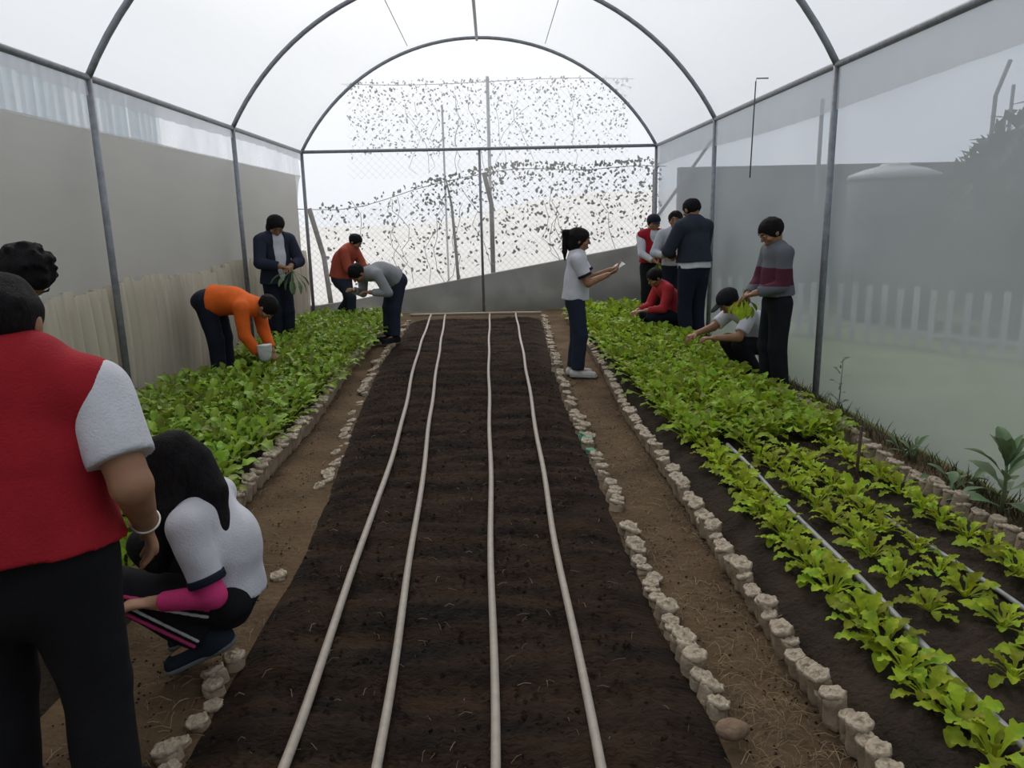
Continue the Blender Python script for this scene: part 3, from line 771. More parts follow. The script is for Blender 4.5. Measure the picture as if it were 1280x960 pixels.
PY = [plant_mesh(i, 15, .052, .085, .056, LEAF_Y, (.15, 1.1), fine=True) for i in range(5)]
PG = [plant_mesh(20 + i, 17, .085, .095, .064, LEAF_G, (.1, 1.0)) for i in range(5)]
PD = [plant_mesh(40 + i, 16, .105, .095, .060, LEAF_D, (.08, 1.0)) for i in range(5)]
rp_ = random.Random(5)
plants = []        # (distance, mesh, x, y, z, s, label, group)
def row(xf, y0, y1, step, meshes, s0, s1, where, group, what, z=.075, jx=.02, skip=0.0, stay=None):
    y = y0; n = 0
    while y < y1:
        if rp_.random() >= skip and (stay is None or stay(xf, y)):
            n += 1; f = (y - y0)/(y1 - y0)
            ms = meshes(y) if callable(meshes) else meshes
            plants.append((math.hypot(xf, y), rp_.choice(ms), xf + rp_.uniform(-jx, jx), y, z, (s0 + (s1 - s0)*f)*rp_.uniform(.85, 1.15), f'{what}, {ordw(n)} from near end in {where}', group))
        y += step*rp_.uniform(.85, 1.15)
GR = 'leafy plants in the right bed'; GL = 'leafy plants in the left bed'
mixY = lambda y: PY if y < 4.4 else PY + PG
row(1.275, 1.70, 4.75, .135, mixY, .84, .98, 'row left of grey pipe', GR, 'yellow-green leafy plant')
row(1.56, 2.05, 4.75, .20, mixY, .72, .98, 'first row right of grey pipe', GR, 'yellow-green leafy plant', skip=.12)
row(1.755, 1.95, 4.75, .19, mixY, .80, .95, 'second row right of grey pipe', GR, 'yellow-green leafy plant', skip=.10)
row(2.06, 2.55, 4.75, .19, mixY, .82, .95, 'row along wall-side bag border', GR, 'yellow-green leafy plant', skip=.08)
CLEAR = [(2.32, 6.15, .20), (2.30, 6.7, .32), (2.12, 9.2, .3), (2.31, 8.7, .22), (2.36, 10.8, .2), (2.46, 10.05, .2)]
stay = lambda x, y: all((x - a)**2 + (y - b)**2 > r*r for a, b, r in CLEAR)
for k, x in enumerate((1.24, 1.43, 1.62, 1.80, 1.98, 2.15)):
    row(x, 4.62 + .07*(k % 2), 11.35, .165, PG, .98, 1.30, f'dense row {k + 1} from path, right bed', GR, 'bright green leafy plant', jx=.04, stay=stay)
CL2 = [(-1.05, 2.33, .5), (-1.97, 3.09, .22)]
stay2 = lambda x, y: all((x - a)**2 + (y - b)**2 > r*r for a, b, r in CL2)
for k, x in enumerate((-1.56, -1.74, -1.92, -2.10, -2.28, -2.46, -2.62)):
    row(x, 2.55 + .08*(k % 2), 11.3, .17, PD, 1.15, 1.0, f'dense row {k + 1} from path, left bed', GL, 'green leafy plant', jx=.045, stay=lambda X, y: stay2(X, y) and not (X < -2.2 and 6.9 < y < 7.5) and not (X < -2.4 and 9.0 < y < 9.5))
plants.sort(key=lambda p: p[0])
rest = []
for i, (d, me, x, y, z, s, lab, grp) in enumerate(plants):
    M = Matrix.Translation((x, y, z)) @ Matrix.Rotation(rp_.uniform(0, 6.28), 4, 'Z') @ Matrix.Rotation(rp_.uniform(-.1, .1), 4, 'X') @ Matrix.Diagonal((s, s, s*rp_.uniform(.9, 1.1), 1))
    if i < MAXN:
        o = bpy.data.objects.new('leafy_plant', me); COL.objects.link(o); o.matrix_world = M; tag(o, lab, 'plant', grp)
    else: rest.append((M, me))
for nm, ms, m, lab in (('right_foliage', PY + PG, LEAF_G, 'dense bright green leaves filling the far part of the right bed'), ('left_foliage', PD, LEAF_D, 'dense green leaves filling the far part of the left bed')):
    it = [q for q in rest if q[1] in ms]
    if it: merged(nm, it, m, lab, 'foliage')

# ------------------------------------------------------------------ weeds, litter and small things
bw = []
def leafy(name, x, y, z, specs, m, label, stem=None, cat='plant'):
    rg = random.Random(int(x*100)); vs, fs = [], []
    for (bx, by, bz, az, tilt, pet, bl, w, dr) in specs: leaf(vs, fs, (bx, by, bz), az, tilt, pet, bl, w, dr, rg, .06)
    root = tag(empty(name, (x, y, z)), label, cat)
    pydata('leaves', vs, fs, m, root)
    if stem: b_ = MB(); b_.tube(stem[0], stem[1], 8); b_.build('stem', mat('stem_green', (.10, .13, .06), .6), root)
    return root
rg = random.Random(3)
leafy('broadleaf_plant', 2.46, 3.42, 0, [(0, 0, .05 + .018*i, i*2.4, .25 + .10*(12 - i)*.9, .05, .17 + .01*(i % 3), .075, .6) for i in range(13)] + [(0, 0, .27, i*2.1, .12 + .2*(i % 2), .02, .15, .06, .3) for i in range(4)], LEAF_B,
      'tall broad-leaved weed growing against the base of the right wall', ([(0, 0, 0), (.005, 0, .14), (0, 0, .28)], [.012, .010, .006]))
leafy('broadleaf_weed', 2.45, 3.78, 0, [(.06*math.cos(i), .06*math.sin(i*1.7), .01, i*2.4, .5 + .06*i, .06, .10, .05, .6) for i in range(12)], LEAF_B, 'low dark leafy weed just behind the tall broad-leaved weed')
leafy('seedling', 2.52, 5.35, 0, [(0, 0, .10 + .04*i, i*2.4, .9, .03, .05, .025, .5) for i in range(9)], LEAF_B, 'thin tall seedling standing by the right wall beside the nearest post', ([(0, 0, 0), (.01, 0, .2), (.02, .01, .46)], [.004, .004, .002]))
leafy('wild_weed', 2.53, 4.40, 0, [(.04*math.cos(i*2), .05*math.sin(i*2), .01, i*2.4, .3 + .08*i, .05, .09, .03, .5) for i in range(10)], LEAF_B, 'small dark weed by the right wall between seedling and broad-leaved weed')
leafy('outside_plant', -3.42, 5.75, 0, [(0, 0, .15 + .09*i, i*2.2, .4, .05, .20, .13, .3) for i in range(9)], LEAF_G, 'pale big-leaved plant seen through the left film beside the nearest post', ([(0, 0, 0), (0, 0, .9)], [.015, .008]))
# blades of straw on the paths, uncountable
STRAW = mat('dry_straw', (.20, .145, .085), .8, .25, 9, island=.35)
vs, fs = [], []
rg = random.Random(8)
def blade(x, y, z, L, a, w, lift):
    b0 = len(vs); dx, dy = math.cos(a)*L, math.sin(a)*L; nx, ny = -math.sin(a)*w, math.cos(a)*w
    for t, zz in ((0, 0), (.5, lift), (1, lift*.3)):
        cx, cy = x + dx*t + nx*1.2*math.sin(t*3), y + dy*t + ny*1.2*math.sin(t*3)
        vs.append((cx - nx, cy - ny, z + zz)); vs.append((cx + nx, cy + ny, z + zz + .001)); vs.append((cx, cy, z + zz + w*1.4))
    for k in (0, 3): 
        for q, r in ((0, 1), (1, 2), (2, 0)): fs.append((b0+k+q, b0+k+r, b0+k+3+r, b0+k+3+q))
for _ in range(3200):
    y = 1.5 + 4.5*rg.random()**1.8; side_ = rg.random()
    if side_ < .62: x = rg.uniform(interp(RC_, y) + .03, interp(RB, y) - .05)
    elif side_ < .82: x = rg.uniform(interp(LB, y) + .06, interp(LC, y) - .0)
    else: x = rg.uniform(2.36, 2.62); y += 1
    blade(x, y, .004, rg.uniform(.02, .08), rg.uniform(0, 6.28), rg.uniform(.0005, .0012), rg.uniform(.002, .016))
for _ in range(350):
    y = 1.5 + 4*rg.random()**1.6; x = rg.uniform(interp(LC, y), interp(RC_, y)); blade(x, y, .055, rg.uniform(.01, .05), rg.uniform(0, 6.28), rg.uniform(.0006, .0012), rg.uniform(.002, .014))
tag(pydata('straw_litter', vs, fs, STRAW, smooth=False), 'dry straw bits scattered over paths and soil', 'straw', None, 'stuff')
vs, fs = [], []
for _ in range(1500):
    y = 2.8 + 9*rg.random()**1.5; x = rg.uniform(2.50, 2.66) if rg.random() < .8 else rg.uniform(2.38, 2.6)
    a = rg.uniform(0, 6.28); L = rg.uniform(.03, .11); b0 = len(vs); dx, dy = math.cos(a)*L*.45, math.sin(a)*L*.45
    dx = min(dx, 2.69 - x)
    for t, w in ((0, .003), (.55, .004), (1, .0006)): vs.append((x + dx*t - w, y + dy*t, L*t**.8)); vs.append((x + dx*t + w, y + dy*t + w, L*t**.8)); vs.append((x + dx*t, y + dy*t - w*.6, L*t**.8))
    for k in (0, 3):
        for q, r in ((0, 1), (1, 2), (2, 0)): fs.append((b0+k+q, b0+k+r, b0+k+3+r, b0+k+3+q))
tag(pydata('grass_tufts', vs, fs, mat('dull_grass', (.075, .085, .035), .85, .3, 9, island=.5, translucent=.15), smooth=False), 'dull wild grass growing along the base of the right wall', 'grass', None, 'stuff')
# crumbs of soil
vs, fs = [], []
for _ in range(5200):
    y = 1.4 + 6*rg.random()**1.7; x = rg.uniform(-1.4, 1.0); 
    if min(abs(x - interp(l_, y)) for l_ in (RC_, LC, LB, RB)) < .055: continue
    if interp(RC_, y) < x: zb = .002
    elif x < interp(LC, y): zb = .002
    else: zb = .050
    r = rg.uniform(.003, .011)*(1 if zb > .01 else .6); b0 = len(vs)
    for c in ((1,0,0),(-1,0,0),(0,1,0),(0,-1,0),(0,0,1),(0,0,-.6)): vs.append((x + c[0]*r*rg.uniform(.7,1.3), y + c[1]*r*rg.uniform(.7,1.3), zb + c[2]*r*rg.uniform(.6,1.1)))
    for f in ((0,2,4),(2,1,4),(1,3,4),(3,0,4),(2,0,5),(1,2,5),(3,1,5),(0,3,5)): fs.append(tuple(b0+q for q in f))
tag(pydata('soil_crumbs', vs, fs, SOIL, smooth=False), 'loose crumbs of dark soil on the bare bed and paths', 'soil', None, 'stuff')
RUST = mat('rusty_iron', (.075, .045, .03), .7, .3, 30, bump=.3)
pole('rusty_stake', [(1.955, 3.86, -.05), (1.95, 3.86, .15), (1.957, 3.86, .37)], .009, 'thin rusty stake standing upright in the right bed', 'stake', None, RUST, 8)
b = MB(); b.tube([(.93, 2.50, .012), (.99, 2.53, .016), (1.06, 2.575, .012)], [.006, .007, .004], 8)
tag(b.build('twig', mat('twig_wood', (.16, .11, .07), .8)), 'short brown twig lying on the right path', 'twig')
s_ = SDF(.006); s_.ell((0, 0, .015), np.eye(3), (.05, .038, .026), 0).noise(.006, 60, 4)
o = s_.build('clod', mat('clod_brown', (.19, .125, .08), .9, .2, 20, bump=.5)); o.location = (.66, 1.90, .03); tag(o, 'brown round clod lying past the last bag of the right border of bare bed', 'clod')
# ------------------------------------------------------------------ outside the tunnel
GRASS = mat('field_grass', (.105, .145, .045), .9, .2, 1.2, bump=.5, bscale=20, col2=(.17, .185, .075), spec=.1)
PALE = mat('pale_field', (.74, .71, .67), .9, .05, .6, spec=.1)
CONC = mat('grey_concrete', (.165, .16, .15), .9, .15, 2.5, bump=.2, bscale=30, spec=.15)
CONC2 = mat('outside_plaster', (.44, .42, .39), .9, .1, 1.5, spec=.1)
vs, fs = grid(40, 40, lambda u, v: (-60 + 120*u, -30 + 130*v, -.06 - .0*u))
tag(pydata('ground', vs, fs, GRASS), kind='structure')
def hz(x, y):
    t = (y - 14.3)/26.0
    return -.06 + max(0, t)**.9*(2.15 + .95*math.tanh((x - 1)/6) + .12*math.sin(x*.5))
vs, fs = grid(40, 20, lambda u, v: (-14 + 26*u*(1 + .9*v) - 8*v, 14.3 + 26*v, hz(-14 + 26*u*(1 + .9*v) - 8*v, 14.3 + 26*v)))
tag(pydata('hill', vs, fs, PALE), 'pale bright hillside rising behind the end fence', 'hill', None, 'structure')
def slope_top(x): return .09 + (x + 2.9)*.168
b = MB()
xs = np.linspace(-3.7, 3.0, 12)
vs = []
for x in xs:
    for yy in (13.25, 13.42):
        vs.append((x, yy, -.1)); vs.append((x, yy, max(.08, slope_top(x))))
fs = []
for i in range(11):
    a = i*4; c = a + 4
    fs += [(a, c, c+1, a+1), (a+2, a+3, c+3, c+2), (a+1, c+1, c+3, a+3)]
fs += [(0, 1, 3, 2), (44, 46, 47, 45)]
tag(pydata('sloping_wall', vs, fs, CONC, smooth=False), 'low grey concrete wall with sloping top behind the clear end film', 'wall')
WOOD = mat('weathered_pole', (.12, .11, .105), .8, .2, 20)
# chain-link fence with creeper
FM = mat('fence_wire', (.30, .30, .31), .5, .1, metal=.3)
def chain(name, x0, x1, z0f, z1f, y, step, r, label, posts, m=FM):
    root = tag(empty(name, (x0, y, 0)), label, 'fence')
    b = MB()
    def seg(p, q):
        d = (Vector(q) - Vector(p)).length
        if d < .02: return
        b.tube([(p[0] - x0, 0, p[1]) if False else Vector((p[0] - x0, 0, p[2])), Vector((q[0] - x0, .004, q[2]))], r, 3)
    zmax = max(z1f(x0), z1f(x1)); n = int((x1 - x0 + zmax)/step)
    for s in (1, -1):
        for k in range(n + 1):
            xa = x0 - zmax + k*step*1.0 if s > 0 else x0 + k*step
            # walk the diagonal and keep the stretch inside the outline
            pts = [(xa + s*t, t) for t in np.linspace(0, zmax, 30)]
            ins = [p for p in pts if x0 <= p[0] <= x1 and z0f(p[0]) <= p[1] <= z1f(p[0])]
            if len(ins) > 1: seg((ins[0][0], 0, ins[0][1]), (ins[-1][0], 0, ins[-1][1]))
    b.build('wire_mesh', m, root, smooth=False)
    b = MB(); b.tube([(x - x0, 0, z1f(x)) for x in np.linspace(x0, x1, 16)], .008, 6); b.build('top_wire', m, root)
    pm_ = WOOD if m is FM else m
    for pts, rr in posts:
        b = MB(); b.tube([(p[0] - x0, p[1] - y, p[2]) for p in pts], rr, 8); b.build('post', pm_, root)
    return root
YF = 13.75
ztop = lambda x: 1.72 + .62/(1 + math.exp(-(x + 1.3)*2.2)) + .03*math.sin(x*3)
zbot = lambda x: max(.0, slope_top(x) - .1)
chain('chain_link_fence', -3.6, 3.1, zbot, ztop, YF, .11, .0018, 'chain-link fence overgrown with creeper standing on the sloping concrete wall',
      [([(-.0, YF, 0), (-.0, YF, 1.75), (-.12, YF - .05, 2.30)], .040), ([(-2.95, YF, 0), (-3.02, YF, .9), (-3.22, YF, 1.75)], .045), ([(2.9, YF, .3), (2.9, YF, 2.3)], .04)])
pole('leaning_prop', [(2.55, 13.6, .95), (3.05, 13.7, 1.62), (4.0, 13.8, 2.9)], .028, 'grey prop leaning diagonally behind the far right corner', 'pole', None, WOOD)
pole('sapling_trunk', [(-.62, 13.62, .3), (-.66, 13.62, 1.1), (-.70, 13.62, 1.75), (-.78, 13.62, 2.2)], [.030, .028, .022, .010], 'thin bare sapling trunk in front of the end fence beside the middle post', 'tree', None, WOOD)
CREEP = mat('creeper_leaf', (.13, .135, .12), .7, .3, 9, island=.4, translucent=.12)
def creeper(name, n, x0, x1, y, zf, size, label, seed, m=CREEP, stems=14, z0=.4):
    rg = random.Random(seed); vs, fs = [], []
    for _ in range(n):
        x = rg.uniform(x0, x1); z = zf(x, rg); 
        if z is None: continue
        s = size*rg.uniform(.5, 1.3); R = Matrix.Rotation(rg.uniform(-1.0, 1.0), 3, 'X') @ Matrix.Rotation(rg.uniform(-1, 1), 3, 'Z') @ Matrix.Rotation(rg.uniform(0, 6.28), 3, 'Y'); b0 = len(vs)
        for p in ((0, 0, 0), (.35, .06, .30), (.28, .10, .75), (0, .02, 1.1), (-.28, .10, .75), (-.35, .06, .30), (0, -.04, .5)):
            q = R @ (Vector(p)*s); vs.append((x + q.x, y + q.y + rg.uniform(-.02, .02), z + q.z))
        for f in ((0, 1, 6), (1, 2, 6), (2, 3, 6), (3, 4, 6), (4, 5, 6), (5, 0, 6)): fs.append(tuple(b0 + i for i in f))
    mb = MB(); mb.v = [tuple(v) for v in vs]; mb.f = list(fs)
    for _ in range(stems):
        x = rg.uniform(x0, x1); z = z0; pts = []
        for k in range(9): pts.append((x, y + .01, z)); x += rg.uniform(-.16, .16); z += rg.uniform(.10, .26)
        zz = zf(x, rg); pts = [p for p in pts if p[2] < 2.4 or z0 > 2]
        if len(pts) > 2: mb.tube(pts, .005, 4)
    return tag(mb.build(name, m), label, 'creeper', None, 'stuff')
def zf1(x, rg):
    t = ztop(x); u = rg.random()
    z = t + .10 - (t - slope_top(x) - .05)*(u**(1.9 if x > -1.2 else 1.5))
    if x < -1.4 and rg.random() < .45: return None
    return z
creeper('creeper', 1700, -3.0, 3.0, YF - .03, zf1, .062, 'dark creeper leaves spread over the end fence below the crossbar', 3)
# a taller netting further back with sparse dry creeper, seen inside the end arch
chain('tall_netting', -3.1, 3.1, lambda x: 2.4, lambda x: 4.35 + .04*math.sin(x), 17.0, .16, .0016, 'tall pale netting seen through the arched upper part of the end film',
      [([(-.02, 17, .0), (-.02, 17, 4.45)], .036), ([(-1.0, 17, .0), (-1.0, 17, 3.9)], .022)], mat('pale_netting', (.5, .5, .5), .6))
def zf2(x, rg):
    z = 4.4 - 1.55*rg.random()**1.25
    return z
CREEP2 = mat('dry_creeper_leaf', (.40, .40, .39), .7, .3, 9, island=.3, translucent=.2)
creeper('dry_creeper', 1350, -3.0, 3.0, 16.97, zf2, .055, 'sparse dry creeper leaves on the tall netting behind the arch', 9, CREEP2, 10, 2.5)

# left: plastered wall and corrugated sheets close behind the film
b = MB(); b.box((-3.85, -3, -.1), (-3.60, 14.5, 2.36)); tag(b.build('plastered_wall', CONC2, smooth=False), 'plain grey plastered wall outside behind the left film', 'wall')
SHEET = film('corrugated_sheet', .42, (.88, .93, .97), .75, streak=.42, sscale=(1, 6, .3))  # streaks paint in the bright and dark stripes of sunlit ribs
k = 0
for y0 in np.arange(1.0, 9.0, 1.0):
    vs, fs = grid(72, 1, lambda u, v: (-3.72 + .035*math.sin(u*1.0/.14*2*PI), y0 + .99*u, 2.365 + .5*v))
    me_v = [(a - .006, b_, c) for a, b_, c in vs]; n = len(vs); ff = list(fs) + [tuple(q + n for q in f[::-1]) for f in fs]
    tag(pydata('corrugated_sheet', vs + me_v, ff, SHEET), f'pale bluish corrugated sheet above the grey outside wall, {ordw(k + 1)} from the near end', 'sheet', 'corrugated sheets above the left outside wall'); k += 1

# right: wall, tank, trees, bent posts
b = MB(); b.box((3.4, 14.0, -.1), (16, 14.2, 2.34)); tag(b.build('field_wall', CONC, smooth=False), 'long grey wall across the field behind the right film', 'wall')
tk = tag(empty('water_tank', (5.75, 11.0, -.06)), 'dark round water tank with pale domed lid behind the right film', 'tank')
TANK = mat('tank_grey', (.09, .095, .10), .6, .15, 4)
v_, f_ = lathe([(.56, 0), (.60, .05), (.60, .5), (.585, .55), (.60, .60), (.60, 1.2), (.585, 1.25), (.60, 1.3), (.60, 1.95), (.55, 2.02)], 32); pydata('tank_body', v_, f_, TANK, tk)
v_, f_ = lathe([(.62, 2.0), (.60, 2.06), (.42, 2.13), (.2, 2.18), (.18, 2.21), (.02, 2.22)], 32); pydata('lid', v_, f_, mat('pale_lid', (.42, .42, .41), .6), tk)
TREE = mat('hedge_leaf', (.030, .042, .022), .8, .3, 6, island=.4, translucent=.1)
def bush(x, y, r, hgt, seed, label):
    root = tag(empty('tree', (x, y, -.06)), label, 'tree', 'dark trees behind the right film')
    rg = random.Random(seed); vs, fs = [], []
    for _ in range(2600):
        a = rg.uniform(0, 6.28); e = math.asin(rg.uniform(-.9, 1)); q = rg.uniform(.55, 1.0)*(1 + .22*math.sin(3*a + seed) * math.cos(2*e))
        c = Vector((math.cos(a)*math.cos(e)*r*q, math.sin(a)*math.cos(e)*r*q, hgt*.52 + math.sin(e)*hgt*.5*q)); s = .14*rg.uniform(.6, 1.4); b0 = len(vs)
        R = Matrix.Rotation(rg.uniform(0, 6.28), 3, 'Z') @ Matrix.Rotation(rg.uniform(-1.2, 1.2), 3, 'X')
        for p in ((0, -.9, 0), (.45, 0, .1), (0, 1, 0), (-.45, 0, .1)): vs.append(tuple(c + R @ (Vector(p)*s)))
        fs.append((b0, b0+1, b0+2)); fs.append((b0, b0+2, b0+3))
    pydata('foliage', vs, fs, TREE, root, smooth=False)
    b = MB(); b.tube([(0, 0, 0), (.05, 0, hgt*.4), (0, .05, hgt*.8)], [.09, .07, .03], 8); b.build('trunk', WOOD, root)
bush(7.9, 10.9, 1.25, 2.85, 1, 'dark leafy tree behind the right film, next to the water tank')
bush(6.75, 9.4, 1.15, 2.62, 2, 'dark leafy tree behind the right film at the picture edge')
bush(9.6, 12.3, 1.35, 2.9, 4, 'dark leafy tree in front of the long grey field wall')
bush(6.2, 6.1, .95, 2.3, 6, 'dark leafy bush low behind the right film, closest to the tunnel')
CP = mat('concrete_post', (.20, .20, .205), .8, .1, 6)
pole('bent_fence_post', [(6.9, 10.7, -.1), (6.9, 10.7, 3.0), (7.05, 10.7, 3.45)], .028, 'grey bent-top fence post rising above the trees on the right', 'post', 'fence posts behind the right film', CP)
pole('straight_fence_post', [(7.2, 10.8, -.1), (7.2, 10.8, 3.15)], .025, 'grey straight fence post beside the bent-top one', 'post', 'fence posts behind the right film', CP)
pole('distant_fence_post', [(5.75, 13.6, -.1), (5.75, 13.6, 3.4)], .035, 'thin grey fence post above the long field wall', 'post', 'fence posts behind the right film', CP)

PICKET = mat('pale_picket', (.44, .44, .42), .7, .25, 3)
for k in range(9):
    a, c = Vector((3.2, 10.9)), Vector((6.1, 6.8)); p = a + (c - a)*k/9; q = a + (c - a)*(k + 1)/9; d = q - p; nn = 3
    b = MB(); nr = Vector((d.y, -d.x)).normalized()*.008; rl = Vector((d.y, -d.x)).normalized()*.02
    def slab(p0, p1, z0, z1, th):
        b.add([(p0.x - th.x, p0.y - th.y, z0), (p1.x - th.x, p1.y - th.y, z0), (p1.x + th.x, p1.y + th.y, z0), (p0.x + th.x, p0.y + th.y, z0),
               (p0.x - th.x, p0.y - th.y, z1), (p1.x - th.x, p1.y - th.y, z1), (p1.x + th.x, p1.y + th.y, z1), (p0.x + th.x, p0.y + th.y, z1)],
              [(3,2,1,0),(4,5,6,7),(0,1,5,4),(1,2,6,5),(2,3,7,6),(3,0,4,7)])
    for j in range(nn): slab(p + d*(j + .25)/nn, p + d*(j + .60)/nn, -.08, .60 + .02*((k + j) % 3), nr)
    for z in (.08,): slab(p + d*.01, p + d*.99, z, z + .05, nr*.6)
    tag(b.build('picket_panel', PICKET, smooth=False), f'low pale picket panel in the field behind right film, {ordw(k + 1)} from far end', 'fence', 'picket panels in the right field')
# ------------------------------------------------------------------ who is in the tunnel
WHITE = ('white', (.56, .56, .60)); RED = ('red', (.30, .014, .022)); NAVY = ('navy', (.022, .027, .045)); DKNAVY = ('dark_navy', (.013, .016, .028))
ORANGE = ('orange', (.72, .13, .022)); RUSTY = ('rust_red', (.36, .075, .045)); GREY = ('grey', (.30, .31, .33)); MAROON = (.10, .025, .040)
BLACK = ('black', (.012, .012, .014)); PINK = ('pink', (.62, .05, .19)); PALEG = ('pale_grey', (.40, .42, .46)); REDS = ('scarlet', (.42, .035, .045))
def stand(S, f=0.0, n=0.02): return dict(S=S, pel=(0, f, .525*S), neck=(0, f + n, .838*S))

A1 = person('adult seen from behind in red vest, white sleeves and dark trousers, standing closest to camera', -1.13, 1.66, 98, **{**stand(1.395, .02, .06)}, gs=1.27, g=1.34, shem=-.06,
       hands=((.25, .13, .765), (-.26, .30, .85)), poles=((.45, -1, -.2), (-.5, -.6, -.4)), feet=((.13, -.02, .066), (-.13, .05, .066)), look=(-.05, 1, -.25),
       shirt=WHITE, sleeve=.72, vest=RED, hem=-.015, pants=BLACK, hair='short', h=.0055, hc=.008, palm=((-.6, -.2, -.3), (.5, 0, -.4)), bracelet=True, skin=SKIN, face=True, tg=1.12, hdir=((.05, .25, -1), None))
A2 = person('person with spiky black hair and white shirt bending behind the red-vested adult', -2.08, 3.07, -6, S=1.56, pel=(0, -.26, .81), neck=(0, .12, 1.26),
       hands=((.12, .02, .74), (-.12, .06, .74)), feet=((.08, -.12, .07), (-.08, -.12, .07)), look=(.1, .5, -.85), shirt=WHITE, sleeve=.6, hair='spiky', bend=.05, pants=BLACK)
A3 = person('long-haired girl squatting in white shirt and pink undersleeve beside the left bed', -1.045, 2.40, 180, S=1.37, sit=1, pel=(0, -.12, .27), neck=(0, -.03, .615), bend=.055, g=.88, fold=1.7,
       hands=((.06, .24, .32), (-.165, .07, .325)), poles=((.5, -.8, -.3), (-.10, -1, .15)), feet=((.06, .0, .145), (-.065, -.05, .145)), toes=((.1, 1, -.42), (-.1, 1, -.42)), kpoles=((.1, 1, .1), (-.05, 1, 0)),
       look=(-.05, .75, -.6), shirt=WHITE, sleeve=.80, trim=DKNAVY, sleeve2=PINK, collar=DKNAVY, pants=BLACK, hair='long', h=.0055, hc=.0075, skin=SKIN2, hdir=(None, (.05, 1, -.05)), palm=((0, 0, -1), (0, -.1, -1)), curl=.2,
       pstripe=[((('pink_stripe'), (.50, .05, .16)), .012, .007), ((('white_stripe'), (.55, .55, .57)), -.014, .006)], shoes=('dark_blue_shoe', (.018, .024, .034)), sole=('pale_sole', (.16, .165, .17)), tg=1.05, hem=-.01)
def long_hair(A):
    W, b = A['W'], A['HC']; s = SDF(.006); hc = np.array(b); nb = A['NB']; P = A['P']
    l = lambda r, f, u: hc + W((r, f, u))
    s.cone(l(0, -.02, .06), l(-.05, -.03, -.12), .085, .075, .02).cone(l(-.05, -.03, -.12), l(-.10, .02, -.27), .072, .035, .03)
    s.cone(l(0, -.08, .02), nb + W((-.02, -.06, .03)), .075, .058, .03).cone(nb + W((-.02, -.06, .03)), nb + W((-.07, -.115, -.14)), .052, .034, .03).cone(nb + W((-.07, -.115, -.14)), nb + W((-.08, -.14, -.30)), .034, .010, .02)
    s.cone(l(.05, -.03, .02), l(.10, .02, -.24), .07, .03, .03)
    s.noise(.008, 70, 3, (0, 0, 1)); s.build('long_strands', HAIR, [c for c in A['root'].children if c.name.startswith('hair')][0])
long_hair(A3)
A4 = person('child in orange sweater bent double over the left bed by the wall', -2.60, 7.2, -8, S=1.50, pel=(0, -.10, .80), neck=(0, .345, .735), bend=.035,
       hands=((.10, .40, .30), (-.10, .44, .30)), feet=((.08, -.02, .07), (-.08, -.02, .07)), look=(0, .35, -.9), shirt=ORANGE, sleeve=1.85, hem=-.03, pants=DKNAVY, g=1.1)
A5 = person('standing child in open navy jacket over white shirt looking down at plants', -2.60, 9.2, -48, **stand(1.63, 0, .03), hands=((.07, .27, 1.01), (-.05, .27, 1.01)), poles=((.9, -.3, -.5), (-.9, -.3, -.5)),
       feet=((.08, 0, .073), (-.08, 0, .073)), look=(.1, .75, -.65), shirt=WHITE, sleeve=.4, collar=WHITE, vest=NAVY, open_front=.30, hem=.04, shem=.03, pants=DKNAVY, sleeve2=NAVY, s2o=.012, hair='bob')
A6 = person('child in rust-red sweater stooping with legs apart at the far left bed end', -2.22, 11.45, -20, S=1.5, pel=(0, -.06, .70), neck=(.0, .13, 1.115), bend=.06,
       hands=((.08, .36, .76), (-.10, .40, .72)), feet=((.13, .14, .065), (-.13, -.28, .065)), look=(0, .85, -.5), shirt=RUSTY, sleeve=1.8, pants=NAVY, hem=.0, g=1.25, kpoles=((.3, 1, 0), (-.1, .6, .1)))
A7 = person('child in grey and blue sweater bowing low on the left path', -1.30, 9.3, 218, S=1.47, pel=(0, -.13, .80), neck=(0, .275, .885), bend=.07,
       hands=((.12, .40, .70), (-.10, .30, .68)), feet=((.07, -.02, .07), (-.07, -.02, .07)), look=(0, .5, -.85), shirt=('heather_grey', (.27, .28, .29)), sleeve=1.85, collar=('blue', (.045, .075, .16)), hem=-.02, pants=NAVY, trim=('blue', (.045, .075, .16)))
A8 = person('ponytailed girl in white polo shirt and navy trousers standing on right path', .77, 7.13, -6, **stand(1.40), hands=((.09, .30, .975), (-.06, .33, 1.01)), poles=((.35, -.4, -1), (-.35, -.4, -1)),
       feet=((.06, .02, .066), (-.06, -.02, .066)), look=(0, 1, -.12), shirt=WHITE, sleeve=.72, trim=DKNAVY, collar=DKNAVY, pants=NAVY, hair='ponytail', shoes=('white_shoe', (.50, .49, .46)), sole=('white_sole', (.45, .45, .43)), palm=((0, -.3, 1), (0, -.3, 1)), hem=-.005, hdir=((-.02, .9, .4), (0, .9, .4)), skin=SKIN)
A9 = person('boy in red vest, white sleeves and dark cap standing at far right corner', 2.26, 10.8, -85, **stand(1.52), hands=((.04, .26, .88), (-.13, .27, .98)), poles=((.9, -.4, -.6), (-.9, -.4, -.6)),
       feet=((.08, 0, .07), (-.08, 0, .07)), look=(0, 1, -.2), shirt=WHITE, sleeve=1.85, vest=RED, open_front=.07, collar=WHITE, cap=DKNAVY, pants=BLACK, hem=-.03)
A10 = person('boy in pale grey shirt and dark tie looking over behind the tall teenager', 2.43, 10.15, -108, **stand(1.56), hands=((.10, .27, .98), (-.08, .28, 1.0)), poles=((.9, -.4, -.6), (-.9, -.4, -.6)),
       feet=((.08, 0, .07), (-.08, 0, .07)), look=(0, 1, -.1), shirt=PALEG, sleeve=1.85, collar=PALEG, pants=DKNAVY, hem=-.02)
